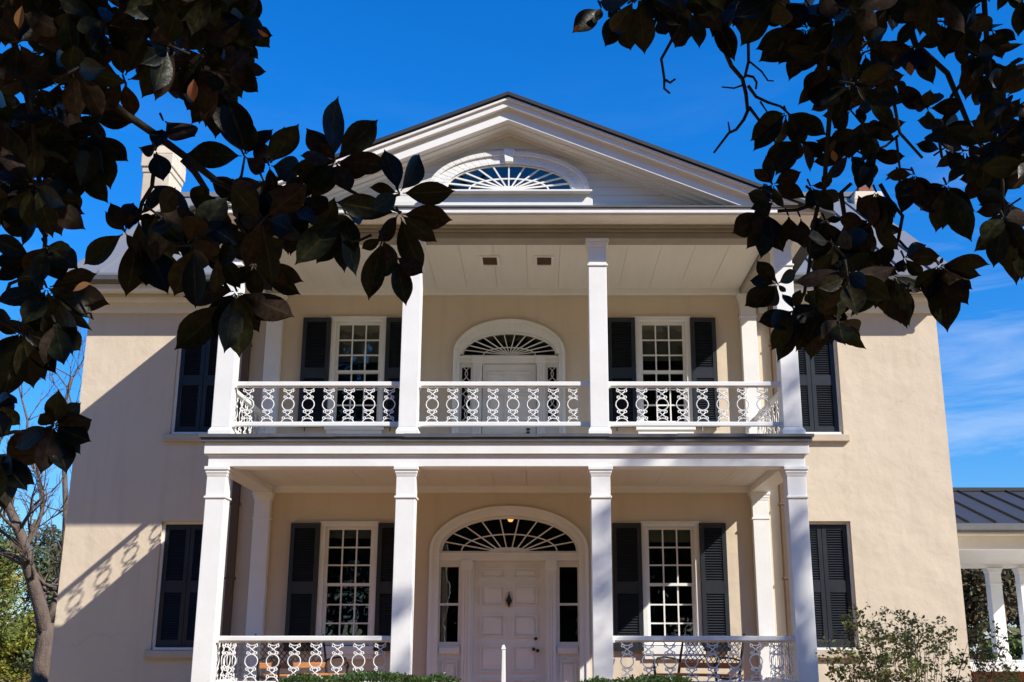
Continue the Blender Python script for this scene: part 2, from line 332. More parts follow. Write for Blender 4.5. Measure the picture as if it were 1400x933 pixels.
# main roof: gable with the ridge along the front
RO = MB()
e0, ze = YW - 0.50, 5.60
ym = YW + DEP / 2; zm = ze + 0.68 * (ym - e0)
x0, x1 = WL - 0.28, WR + 0.28
for (ya, za, yb, zb) in ((e0, ze, ym, zm), (ym, zm, 2 * ym - e0, ze)):
    RO.prismx([(ya, za), (yb, zb), (yb, zb + 0.07), (ya, za + 0.07)], x0, x1)
for k in range(int((x1 - x0) / 0.45)):
    RO.prismx([(e0, ze + .07), (ym, zm + .07), (ym, zm + .11), (e0, ze + .11)], x0 + k * .45 + .1, x0 + k * .45 + .125)
RO.box(x0, x1, ym - .12, ym + .12, zm + .03, zm + .13)
RO.build('roof', 'greyroof', house)
# eaves cornice on the front
for sx0, sx1 in ((x0 + .02, -4.33), (3.49, x1 - .02)):
    cb = MB(); cb.box(sx0, sx1, YW - .04, YW + .05, 5.16, 5.46); cb.box(sx0, sx1, YW - .09, YW - .038, 5.33, 5.40)
    cb.box(sx0, sx1, e0 + .03, YW + .05, 5.462, 5.50); cb.box(sx0, sx1, e0 + .035, e0 + .07, 5.40, 5.4615)
    cb.build('cornice', 'white', house, bevel=.008)
    gb = MB(); gb.prismx([(e0 - .10, 5.60), (e0 - .09, 5.53), (e0 - .05, 5.49), (e0 + .028, 5.49), (e0 + .028, 5.595)], sx0 - .01, sx1 + .01)
    gb.build('gutter', 'flash', house)
# chimneys
def chimney(xa, xb, dz=0.0):
    c = MB(); c.box(xa - .12, xb + .12, 20.75, 21.75, -E - .1, 6.2); c.box(xa - .12, xb + .12, 20.75, 21.75, 6.2, 6.8, top=(.12, .1))
    c.box(xa, xb, 20.85, 21.6, 6.8, 9.3 + dz); c.box(xa - .02, xb + .02, 20.83, 21.62, 9.3 + dz, 9.42 + dz); c.box(xa - .045, xb + .045, 20.8, 21.65, 9.42 + dz, 9.7 + dz); c.box(xa - .045, xb + .045, 20.8, 21.65, 9.7 + dz, 9.9 + dz, top=(.05, .05))
    o = c.build('chimney', 'stucco', house, bevel=.02)
    f = MB(); f.box(xa + .13, xb - .13, 21.0, 21.4, 9.901 + dz, 10.08 + dz); f.build('flue', 'brick', o)
chimney(-8.02, -7.46); chimney(6.36, 6.90, -1.0)

# downspouts where the porch meets the wall
for x in (-4.60, 3.70):
    d_ = MB(); d_.box(x - .055, x + .055, YW - .10, YW - .005, -E - .05, 5.15); d_.box(x - .075, x + .075, YW - .12, YW - .004, 5.1505, 5.40, top=(.02, .01))
    for z in (-.4, 1.0, 2.1, 3.3, 4.6): d_.box(x - .075, x + .075, YW - .108, YW - .004, z, z + .035)
    d_.build('downspout', 'bronze', house, bevel=.008)
# windows
def muntin_sash(mb, x0, x1, z0, z1, cols, rows, y, w=.022, fw=.04):
    mb.box(x0, x1, y, y + .045, z0, z0 + fw); mb.box(x0, x1, y, y + .045, z1 - fw, z1)
    mb.box(x0, x0 + fw, y, y + .045, z0 + fw, z1 - fw); mb.box(x1 - fw, x1, y, y + .045, z0 + fw, z1 - fw)
    iw = (x1 - x0 - 2 * fw); ih = z1 - z0 - 2 * fw
    for i in range(1, cols): c = x0 + fw + iw * i / cols; mb.box(c - w / 2, c + w / 2, y + .004, y + .035, z0 + fw, z1 - fw)
    for j in range(1, rows): c = z0 + fw + ih * j / rows; mb.box(x0 + fw, x1 - fw, y + .006, y + .033, c - w / 2, c + w / 2)
def make_shutter(parent, x0, x1, z0, z1, yf, th=.045, hinge=True):
    m = MB(); st = .062; y1 = yf + th
    m.box(x0, x0 + st, yf, y1, z0, z1); m.box(x1 - st, x1, yf, y1, z0, z1)
    h = z1 - z0; rails = [(z0, z0 + .10), (z0 + h * .44, z0 + h * .535), (z1 - .075, z1)]
    for a, b in rails: m.box(x0 + st, x1 - st, yf + .003, y1 - .003, a, b)
    for a, b in ((rails[0][1], rails[1][0]), (rails[1][1], rails[2][0])):
        k = int((b - a) / .036)
        for i in range(k):
            z = a + (b - a) * (i + .5) / k
            m.prismx([(yf + .004, z - .016), (yf + .010, z - .018), (y1 - .004, z + .014), (y1 - .010, z + .016)], x0 + st - .004, x1 - st + .004)
    m.box(x0 + st, x1 - st, y1 - .006, y1 - .002, z0 + .02, z1 - .02)
    if hinge: m.box(x0 - .012, x0 + .06, yf - .008, yf + .004, z0 + .02, z0 + .035); m.tube([(x0 + .12, yf - .01, z0 - .01), (x0 + .12, yf - .02, z0 - .07)], .009)
    return m.build('shutter', 'shutter', parent)
def window(cx, z0, z1, blind, sun=False):
    hw = .40; m = MB()
    for xa, xb in ((cx - hw - .035, cx - hw + .04), (cx + hw - .04, cx + hw + .035)): m.box(xa, xb, YW - .03, YW + .16, z0 + .02, z1 - .012)
    m.box(cx - hw - .035, cx + hw + .035, YW - .032, YW + .16, z1 - .012, z1 + .04)
    m.box(cx - hw - .05, cx + hw + .05, YW - .05, YW - .02, z1 + .0405, z1 + .065)
    o = m.build('window', 'white', house, bevel=.006)
    zm_ = (z0 + z1) / 2 + .02
    s1 = MB(); muntin_sash(s1, cx - .358, cx + .358, zm_ - .02, z1 - .014, 3, 3, YW + .055); s1.build('upper_sash', 'white', o)
    s2 = MB(); muntin_sash(s2, cx - .358, cx + .358, z0 + .03, zm_ + .02, 3, 3, YW + .103, fw=.042); s2.build('lower_sash', 'white', o)
    p = MB(); p.box(cx - .34, cx + .34, YW + .072, YW + .078, zm_, z1 - .02); p.box(cx - .34, cx + .34, YW + .121, YW + .127, z0 + .04, zm_); p.build('pane', 'glass', o)
    s = MB(); s.box(cx - hw - .06, cx + hw + .06, YW - .075, YW + .16, z0 - .10, z0 + .018); s.box(cx - hw - .03, cx + hw + .03, YW - .05, YW - .001, z0 - .17, z0 - .1005)
    s.build('sill', 'white', o, bevel=.006)
    if blind:
        b = MB(); b.box(cx - .37, cx + .37, YW + .185, YW + .19, z1 - blind, z1 - .02); b.tube([(cx - .37, YW + .19, z1 - blind), (cx + .37, YW + .19, z1 - blind)], .012); b.build('blind', 'blind', o)
    make_shutter(o, cx - .875, cx - .405 - .035, z0 - .055, z1 + .035, YW - .075)
    make_shutter(o, cx + .405 + .035, cx + .835, z0 - .055, z1 + .035, YW - .075)
for (cx, a, b), bl in zip(WIN, (.62, .60, .16, .22)): window(cx, a, b, bl)
for cx, a, b in OUT:
    m = MB()
    for xa, xb in ((cx - .424, cx - .385), (cx + .385, cx + .424)): m.box(xa, xb, YW + .07, YW + .2, a + .001, b - .001)
    m.box(cx - .385, cx + .385, YW + .072, YW + .2, b - .04, b - .001); m.box(cx - .385, cx + .385, YW + .20, YW + .22, a + .001, b - .04)
    o = m.build('closed_window', 'white', house)
    s = MB(); s.box(cx - .50, cx + .50, YW - .07, YW - .001, a - .115, a - .005); s.build('sill', 'stucco_trim', o, bevel=.01)
    s = MB(); s.box(cx - .384, cx + .384, YW - .02, YW + .07, a + .001, a + .035); s.build('subsill', 'white', o)
    make_shutter(o, cx - .38, cx - .004, a + .04, b - .045, YW + .085); make_shutter(o, cx + .004, cx + .38, a + .04, b - .045, YW + .083)

# doorways
def fan(mb, cx, cz, a, b, y, n, inner, arc, w=.018, rim=.035):
    mb.band(ell(a, b, cx, cz), ell(a - rim, b - rim, cx, cz), y, y + .05)
    mb.box(cx - a, cx + a, y, y + .05, cz - .03, cz - .0005)
    for i in range(1, n):
        t = math.pi * i / n; c, s_ = math.cos(t), math.sin(t)
        p0 = Vector((cx - inner[0] * c, cz + inner[1] * s_)); p1 = Vector((cx - (a - rim * .7) * c, cz + (b - rim * .7) * s_))
        d = (p1 - p0).normalized(); q = Vector((-d.y, d.x)) * w / 2
        mb.prism([tuple(p0 + q), tuple(p1 + q), tuple(p1 - q), tuple(p0 - q)], y + .006, y + .032)
    mb.band(ell(arc[0], arc[1], cx, cz), ell(arc[0] - w, arc[1] - w, cx, cz), y + .009, y + .029)
    mb.band(ell(inner[0], inner[1], cx, cz), ell(.01, .005, cx, cz), y + .003, y + .045)
def panel(mb, x0, x1, z0, z1, y):
    t = .022
    d = .026
    mb.box(x0, x1, y - d, y + .002, z0, z0 + t); mb.box(x0, x1, y - d, y + .002, z1 - t, z1)
    mb.box(x0, x0 + t, y - d, y + .002, z0 + t, z1 - t); mb.box(x1 - t, x1, y - d, y + .002, z0 + t, z1 - t)
    mb.box(x0 + .05, x1 - .05, y - .014, y + .002, z0 + .05, z1 - .05)
# lower doorway
cx = -0.45; zsp = 1.43; Yd = YW + .10
dw = MB()
dw.band(ell(1.17, .645, cx, zsp), ell(1.045, .52, cx, zsp), YW - .045, YW + .12)
dw.band(ell(1.19, .665, cx, zsp), ell(1.14, .615, cx, zsp), YW - .07, YW - .044)
for s_ in (-1, 1):
    xa, xb = sorted((cx + s_ * 1.045, cx + s_ * 1.17)); dw.box(xa, xb, YW - .045, YW + .12, FL, zsp)
    xa, xb = sorted((cx + s_ * 1.14, cx + s_ * 1.19)); dw.box(xa, xb, YW - .07, YW - .044, FL, zsp)
dw.box(cx - 1.045, cx + 1.045, Yd - .07, Yd + .08, zsp - .145, zsp - .03)          # transom bar
dw.box(cx - 1.045, cx + 1.045, Yd - .10, Yd + .08, zsp - .06, zsp - .029)
for s_ in (-1, 1):                                                                  # pilasters beside the door
    c = cx + s_ * .63; dw.box(c - .07, c + .07, Yd - .085, Yd + .05, FL, zsp - .29)
    for k in (-1, 0, 1): dw.box(c + k * .04 - .012, c + k * .04 + .012, Yd - .097, Yd - .084, FL + .2, zsp - .32)
    dw.box(c - .09, c + .09, Yd - .11, Yd + .05, zsp - .29, zsp - .235); dw.box(c - .085, c + .085, Yd - .12, Yd + .05, zsp - .235, zsp - .145)
    dw.box(c - .09, c + .09, Yd - .11, Yd + .05, FL, FL + .18)
    a, b = sorted((cx + s_ * .70, cx + s_ * 1.045))                                 # sidelight frame and lower panel
    dw.box(a, b, Yd, Yd + .06, FL, .085); dw.box(a, b, Yd, Yd + .06, 1.215, zsp - .145)
    m_ = (a + b) / 2 + s_ * .02
    dw.box(a, m_ - .155, Yd, Yd + .06, .085, 1.215); dw.box(m_ + .155, b, Yd, Yd + .06, .085, 1.215)
    dw.box(a + .02, b - .02, Yd - .06, Yd - .001, -.06, .02); dw.box(a + .02, b - .02, Yd - .03, Yd - .001, .02, .05)
    panel(dw, a + .06, b - .05, -.62, -.16, Yd)
dwo = dw.build('doorway', 'white', house, bevel=.005)
for s_ in (-1, 1):
    a, b = sorted((cx + s_ * .70, cx + s_ * 1.045)); m_ = (a + b) / 2 + s_ * .02
    sm = MB(); sm.box(m_ - .155, m_ + .155, Yd + .01, Yd + .045, .085, .105); sm.box(m_ - .155, m_ + .155, Yd + .01, Yd + .045, 1.195, 1.215)
    sm.box(m_ - .155, m_ - .135, Yd + .01, Yd + .045, .105, 1.195); sm.box(m_ + .135, m_ + .155, Yd + .01, Yd + .045, .105, 1.195)
    sm.box(m_ - .135, m_ + .135, Yd + .012, Yd + .043, .63, .665)
    sm.build('sidelight', 'white', dwo)
    g = MB(); g.box(m_ - .15, m_ + .15, Yd + .022, Yd + .028, .09, 1.21); g.build('pane', 'glass', dwo)
cu = MB(); cu.box(-1.46, -1.38, Yd + .1, Yd + .16, .0, 1.215); cu.build('curtain', 'curtain', dwo)
fm_ = MB(); fan(fm_, cx, zsp, 1.045, .52, Yd - .03, 11, (.30, .055), (.73, .26)); fm_.build('fanlight', 'white', dwo)
g = MB(); g.prism(ell(1.02, .50, cx, zsp), Yd - .004, Yd + .002); g.build('pane', 'glass', dwo)
ld = MB(); ld.box(cx - .525, cx + .525, Yd + .02, Yd + .075, FL + .01, zsp - .16)
for zz0, zz1 in ((1.02, 1.19), (.62, .93), (.17, .50), (-.33, .06), (-.68, -.42)):
    panel(ld, cx - .43, cx - .06, zz0, zz1, Yd + .02); panel(ld, cx + .06, cx + .43, zz0, zz1, Yd + .02)
ldo = ld.build('front_door', 'white', house)
fr_ = MB(); fr_.box(cx - .56, cx - .526, Yd - .03, Yd + .07, FL, zsp - .15); fr_.box(cx + .526, cx + .56, Yd - .03, Yd + .07, FL, zsp - .15)
fr_.box(cx - .526, cx + .526, Yd - .03, Yd + .07, zsp - .158, zsp - .146); fr_.build('door_frame', 'white', ldo)
kn = MB(); kn.prism([(cx - .045, .70), (cx, .60), (cx + .045, .70), (cx + .02, .76), (cx, .80), (cx - .02, .76)], Yd - .02, Yd + .018)
kn.tube([(cx, Yd - .005, .77), (cx, Yd - .03, .80), (cx, Yd - .005, .83)], .012); kn.build('knocker', 'black', ldo, bevel=.008)
for kx, kz in ((.40, .15), (.37, 0.0), (.43, -.02)):
    k_ = MB(); k_.tube([(cx + kx, Yd + .025, kz), (cx + kx, Yd - .01, kz), (cx + kx, Yd - .03, kz), (cx + kx, Yd - .05, kz)], [.014, .014, .026, .018], 10); k_.build('knob', 'black', ldo)
# upper doorway
cx = -0.47; zsp = 4.488
dw = MB()
dw.band(ell(.865, .545, cx, zsp), ell(.745, .365, cx, zsp), YW - .04, YW + .12)
dw.band(ell(.88, .56, cx, zsp), ell(.83, .51, cx, zsp), YW - .065, YW - .039)
for s_ in (-1, 1):
    xa, xb = sorted((cx + s_ * .775, cx + s_ * .865)); dw.box(xa, xb, YW - .04, YW + .12, 2.70, zsp)
    xa, xb = sorted((cx + s_ * .83, cx + s_ * .88)); dw.box(xa, xb, YW - .065, YW - .039, 2.70, zsp)
    c = cx + s_ * .50; dw.box(c - .07, c + .07, Yd - .08, Yd + .05, 2.70, zsp - .15)
    for k in (-1, 0, 1): dw.box(c + k * .04 - .012, c + k * .04 + .012, Yd - .092, Yd - .079, 2.9, zsp - .2)
    dw.box(c - .085, c + .085, Yd - .11, Yd + .05, zsp - .15, zsp - .03)
    a, b = sorted((cx + s_ * .57, cx + s_ * .775)); m_ = (a + b) / 2 + s_ * .005
    dw.box(a, b, Yd, Yd + .06, 2.70, 3.44); dw.box(a, b, Yd, Yd + .06, 4.30, zsp - .03)
    dw.box(a, m_ - .07, Yd, Yd + .06, 3.44, 4.30); dw.box(m_ + .07, b, Yd, Yd + .06, 3.44, 4.30)
dw.box(cx - .775, cx + .775, Yd - .07, Yd + .08, zsp - .13, zsp - .03)
dw.box(cx - .775, cx + .775, Yd - .10, Yd + .08, zsp - .055, zsp - .029)
dwo = dw.build('doorway', 'white', house, bevel=.005)
for s_ in (-1, 1):
    a, b = sorted((cx + s_ * .57, cx + s_ * .775)); m_ = (a + b) / 2 + s_ * .005
    sm = MB()
    for k in range(4):
        zc = 3.44 + .86 * (k + .5) / 4
        for sg in (-1, 1):
            sm.tube([(m_ + sg * (.065 - .085 * math.sin(math.pi * i / 8)), Yd + .015, zc - .12 + .24 * i / 8) for i in range(9)], .008, 4)
    sm.build('sidelight', 'white', dwo)
    g = MB(); g.box(m_ - .07, m_ + .07, Yd + .022, Yd + .028, 3.44, 4.30); g.build('pane', 'glass', dwo)
fm_ = MB(); fan(fm_, cx, zsp, .745, .365, Yd - .03, 13, (.06, .03), (.42, .135), w=.015, rim=.02); fm_.build('fanlight', 'white', dwo)
g = MB(); g.prism(ell(.735, .355, cx, zsp), Yd - .004, Yd + .002); g.build('pane', 'glass', dwo)
ld = MB(); ld.box(cx - .42, cx + .42, Yd + .02, Yd + .075, 2.71, zsp - .14)
for zz0, zz1 in ((3.98, 4.22), (3.40, 3.88), (2.82, 3.28)):
    panel(ld, cx - .34, cx - .05, zz0, zz1, Yd + .02); panel(ld, cx + .05, cx + .34, zz0, zz1, Yd + .02)
ldo = ld.build('balcony_door', 'white', house)
k_ = MB(); k_.tube([(cx + .30, Yd + .025, 3.24), (cx + .30, Yd - .04, 3.24)], .026, 10); k_.box(cx + .27, cx + .33, Yd + .012, Yd + .019, 3.08, 3.32); k_.build('handle', 'black', ldo)
# hall lamp glimpsed through the lower fanlight
la = MB(); p = at(698, 709, 18.9); la.tube([p + Vector((0, 0, .09)), p + Vector((0, 0, .05)), p, p - Vector((0, 0, .05))], [.02, .055, .06, .03], 10)
lo = la.build('hall_lamp', 'glow', house)
lb = MB(); lb.tube([p + Vector((0, 0, .09)), (p.x, p.y, 2.40)], .008); lb.build('lamp_chain', 'black', lo)

# ------------------------------------------------------------------ porch (part of the house)
PL, PR = -4.305, 3.46; YP = 14.40; CWD = .25
fl = MB(); fl.box(PL - .12, PR + .12, YP - .16, YW - .002, FL - .14, FL); fl.build('lower_porch_floor', 'floor', house)
bs = MB()
for x in (-4.18, -1.725, .797, 3.335): bs.box(x - .22, x + .22, YP - .02, YP + .42, -E - .05, FL - .142)
bs.box(PL, PR, YP + .3, YP + .36, -E - .05, FL - .2); bs.build('porch_pier', 'brick', house)
stp = MB()
for k in range(5): stp.box(-1.5, .62, YP - .16 - .3 * (k + 1), YP - .162 - .3 * k, -E - .05, FL - .15 * (k + 1))
stp.build('front_steps', 'brick', house)
# lower entablature and upper deck
en = MB()
def ring(mb, o, z0, z1, x0=PL, x1=PR, y0=YP, t=.20):      # three-sided beam round the porch, pushed out by o
    mb.box(x0 - o, x1 + o, y0 - o, y0 + t, z0, z1)
    mb.box(x0 - o, x0 + t, y0 + t + .0005, YW - .003, z0, z1); mb.box(x1 - t, x1 + o, y0 + t + .0005, YW - .003, z0, z1)
ring(en, .05, 2.448, 2.60, t=.26); ring(en, .0, 2.29, 2.4445, t=.27); ring(en, .012, 2.43, 2.4446, t=.1)
en.box(PL + .2705, PR - .2705, YW - .10, YW - .003, 2.29, 2.40)
en.build('lower_entablature', 'white', house, bevel=.006)
ce = MB(); nb = 15; xa, xb = PL + .271, PR - .271
for k in range(nb):
    a = xa + (xb - xa) * k / nb; b = xa + (xb - xa) * (k + 1) / nb; ce.box(a + .002, b - .002, YP + .271, YW - .101, 2.385 + .0015 * (k % 2), 2.42)
ce.box(xa, xb, YP + .271, YW - .101, 2.4205, 2.44); ce.build('lower_ceiling', 'board', house)
dk = MB(); dk.box(PL - .06, PR + .06, YP - .06, YW - .004, 2.601, 2.655); dk.build('deck', 'deck', house)
fs = MB(); seg = 9
for k in range(seg):
    a = PL - .115 + (PR - PL + .23) * k / seg; b = PL - .115 + (PR - PL + .23) * (k + 1) / seg
    fs.box(a, b - .001, YP - .115, YP + .1, 2.656 + .004 * (k % 3), 2.70 + .004 * (k % 2))
fs.box(PL - .09, PR + .09, YP - .09, YP - .0605, 2.602, 2.656); 
fs.box(PL - .115, PL + .1, YP + .101, YW - .005, 2.656, 2.70); fs.box(PR - .1, PR + .115, YP + .101, YW - .005, 2.656, 2.70)
fs.box(PL - .09, PL - .0605, YP - .06, YW - .005, 2.602, 2.656); fs.box(PR + .0605, PR + .09, YP - .06, YW - .005, 2.602, 2.656)
fs.build('deck_flashing', 'flash', house)
# upper entablature, ceiling and cornice
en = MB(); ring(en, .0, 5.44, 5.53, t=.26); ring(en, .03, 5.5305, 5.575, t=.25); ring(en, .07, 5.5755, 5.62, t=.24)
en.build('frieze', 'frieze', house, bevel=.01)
en = MB(); en.box(PL + .2605, PR - .2605, YW - .09, YW - .003, 5.45, 5.56); en.build('ceiling_moulding', 'white', house, bevel=.01)
ce = MB(); xa, xb = PL + .261, PR - .261
for k in range(nb):
    a = xa + (xb - xa) * k / nb; b = xa + (xb - xa) * (k + 1) / nb; ce.box(a + .002, b - .002, YP + .261, YW - .091, 5.545 + .0015 * (k % 2), 5.58)
ce.box(xa, xb, YP + .261, YW - .091, 5.5805, 5.60); ce.build('upper_ceiling', 'board', house)
for vx in (-.725, .075):
    v = MB(); v.box(vx - .145, vx + .145, 15.36, 15.39, 5.520, 5.5445); v.box(vx - .145, vx + .145, 15.75, 15.78, 5.520, 5.5445); v.box(vx - .145, vx - .105, 15.39, 15.75, 5.520, 5.5445); v.box(vx + .105, vx + .145, 15.39, 15.75, 5.520, 5.5445)
    o = v.build('ceiling_vent', 'white', house); g = MB()
    for k in range(9): g.box(vx - .105, vx + .105, 15.40 + k * .039, 15.425 + k * .039, 5.530, 5.540)
    g.build('grille', 'vent', o)
# cornice with soffit
CL, CR, CY = -4.64, 3.79, 14.0
co = MB(); co.box(CL, CR, CY, YP + .1, 5.6205, 5.645)
co.box(CL, CL + .5, YP + .1005, YW - .45, 5.6205, 5.645); co.box(CR - .5, CR, YP + .1005, YW - .45, 5.6205, 5.645)
co.box(CL - .005, CR + .005, CY - .03, CY + .03, 5.6455, 5.72); co.box(CL - .03, CL + .03, CY + .0305, YW - .45, 5.6455, 5.72); co.box(CR - .03, CR + .03, CY + .0305, YW - .45, 5.6455, 5.72)
co.build('porch_cornice', 'white', house, bevel=.008)
cf = MB(); cf.box(CL - .05, CR + .05, CY - .055, YP + .06, 5.7205, 5.745); cf.build('cornice_flashing', 'flash', house)
# pediment
AX = -.425; AZ = 7.40; SL = .405; HW = (CR - CL) / 2 + .10
def chev(mb, y0, y1, zt, zb, hw=HW, zmin=5.75):
    a = [(AX - hw, AZ - zt - SL * hw), (AX, AZ - zt), (AX + hw, AZ - zt - SL * hw)]
    def cl(d):
        h = min(hw, (AZ - d - zmin) / SL); return [(AX - h, AZ - d - SL * h), (AX, AZ - d), (AX + h, AZ - d - SL * h)]
    A, B = cl(zt), cl(zb); mb.prism([A[0], A[1], B[1], B[0]], y0, y1); mb.prism([A[1], A[2], B[2], B[1]], y0, y1)
rk = MB(); chev(rk, CY - .095, 14.6, .070, .104); rk.build('raking_bead', 'white_smooth', house)
rk = MB(); chev(rk, CY - .055, YP, .1045, .190); rk.build('raking_moulding', 'white_smooth', house)
rk = MB(); chev(rk, CY + .028, YP + .05, .1905, .352)
for ya, zt0, zt in ((CY + .15, .3525, .372), (CY + .27, .3725, .400), (YP - .035, .4005, .430)): chev(rk, ya, YP + .05, zt0, zt)
rk.build('raking_cornice', 'white_smooth', house)
pr_ = MB()
for s_ in (-1, 1):
    xe = AX + s_ * (HW + .06); zlo = AZ - SL * (HW + .06)
    yb_ = 20.5
    for (xa, za, xb, zb) in ((AX, AZ, xe, zlo),):
        pr_.add([(xa, CY - .13, za), (xb, CY - .13, zb), (xb, yb_, zb), (xa, yb_, za), (xa, CY - .13, za - .05), (xb, CY - .13, zb - .05), (xb, yb_, zb - .05), (xa, yb_, za - .05)],
                [(0, 1, 2, 3), (7, 6, 5, 4), (0, 4, 5, 1), (1, 5, 6, 2), (2, 6, 7, 3), (3, 7, 4, 0)])
pr_.build('porch_roof', 'roof', house)
ty = MB(); nrow = 13; z0 = 5.74
fan_c = (-.42, 6.144)
for k in range(nrow):                     # flush boards of the tympanum
    za = z0 + k * .115; zb = za + .111
    ha = min(HW - .2, (AZ - .40 - za) / SL); hb = min(HW - .2, (AZ - .40 - zb) / SL)
    if hb <= 0.02: break
    off = .002 * (k % 3)
    for sgn in (-1, 1):
        def inner(z):
            if z <= fan_c[1] - .001: return 0.0
            q = (z - fan_c[1]) / .42
            return 0.0 if q >= 1 else .92 * math.sqrt(1 - q * q)
        ia, ib = inner(za), inner(zb)
        ty.prism([(AX + sgn * ia, za), (AX + sgn * ha, za), (AX + sgn * hb, zb), (AX + sgn * ib, zb)], YP + off, YP + .06)
ty.prism([(AX - .95, AZ - .39 - SL * .95), (AX, AZ - .39), (AX + .95, AZ - .39 - SL * .95), (AX + .95, 6.57), (AX - .95, 6.57)], YP + .01, YP + .05)
tyo = ty.build('tympanum', 'clap', house)
lw = MB(); c0, c1 = fan_c
lw.band(ell(1.10, .545, c0, c1), ell(.90, .40, c0, c1), YP - .07, YP + .05); lw.band(ell(1.12, .565, c0, c1), ell(1.05, .50, c0, c1), YP - .10, YP - .069)
lw.band(ell(.93, .43, c0, c1), ell(.87, .375, c0, c1), YP - .085, YP - .0695)
lw.box(c0 - 1.13, c0 + 1.13, YP - .13, YP + .05, c1 - .075, c1 - .031); lw.box(c0 - 1.15, c0 + 1.15, YP - .16, YP - .1305, c1 - .07, c1 - .04)
lw.box(c0 - 1.16, c0 + 1.16, YP - .06, YP - .0005, 5.746, c1 - .0755)
lw.prism([(c0 - .055, 6.53), (c0 + .055, 6.53), (c0 + .075, 6.72), (c0 - .075, 6.72)], YP - .135, YP + .02)
lwo = lw.build('lunette_window', 'white', house, bevel=.006)
fm_ = MB(); fan(fm_, c0, c1, .875, .375, YP - .06, 12, (.16, .05), (.56, .175), w=.02, rim=.02); fm_.build('muntins', 'white', lwo)
g = MB(); g.prism(ell(.87, .37, c0, c1), YP - .035, YP - .03); g.build('pane', 'glass', lwo)
at_ = MB(); at_.box(c0 - 1.0, c0 + 1.0, YP + .5, YP + .55, 5.8, 6.6); at_.build('attic_partition', 'room', house)

# columns
def col_mesh(z0, z1, zc, w_, base):
    m = MB(); h = w_ / 2; q = CWD / 2
    m.box(-h, h, -h, h, z0 + base, z1 - .13)
    m.box(-h - .03, h + .03, -h - .03, h + .03, z0, z0 + base * .55); m.box(-h - .03, h + .03, -h - .03, h + .03, z0 + base * .5502, z0 + base, top=(.03, .03))
    m.box(-h - .018, h + .018, -h - .018, h + .018, zc, zc + .028)
    m.box(-h - .002, h + .002, -h - .002, h + .002, z1 - .1298, z1 - .085, top=(-.012, -.012)); m.box(-h - .02, h + .02, -h - .02, h + .02, z1 - .0848, z1 - .045)
    m.box(-h - .035, h + .035, -h - .035, h + .035, z1 - .0448, z1)
    return m
def move(mb, x, y):
    mb.v = [(a + x, b + y, c) for a, b, c in mb.v]; return mb
COLX = (-4.18, -1.725, .797, 3.335)
c1_ = move(col_mesh(FL + .001, 2.289, 1.88, .25, .13), COLX[0], YP + .125).build('column', 'white', house, bevel=.006)
c2_ = move(col_mesh(2.702, 5.439, 5.045, .245, .11), COLX[0], YP + .125).build('column', 'white', house, bevel=.006)
for x in COLX[1:]:
    sub(c1_, dx=x - COLX[0]); sub(c2_, dx=x - COLX[0])
def pil(z0, z1, zc, x):
    m = col_mesh(z0, z1, zc, .24, .11); m.v = [(a + x, (b + .12) * .6 + YW - .16, c) for a, b, c in m.v]; return m
p1 = pil(FL + .001, 2.289, 1.88, -4.17).build('wall_pilaster', 'white', house, bevel=.005); p2 = pil(2.66, 5.439, 5.045, -4.17).build('wall_pilaster', 'white', house, bevel=.005)
sub(p1, dx=7.50); sub(p2, dx=7.47)

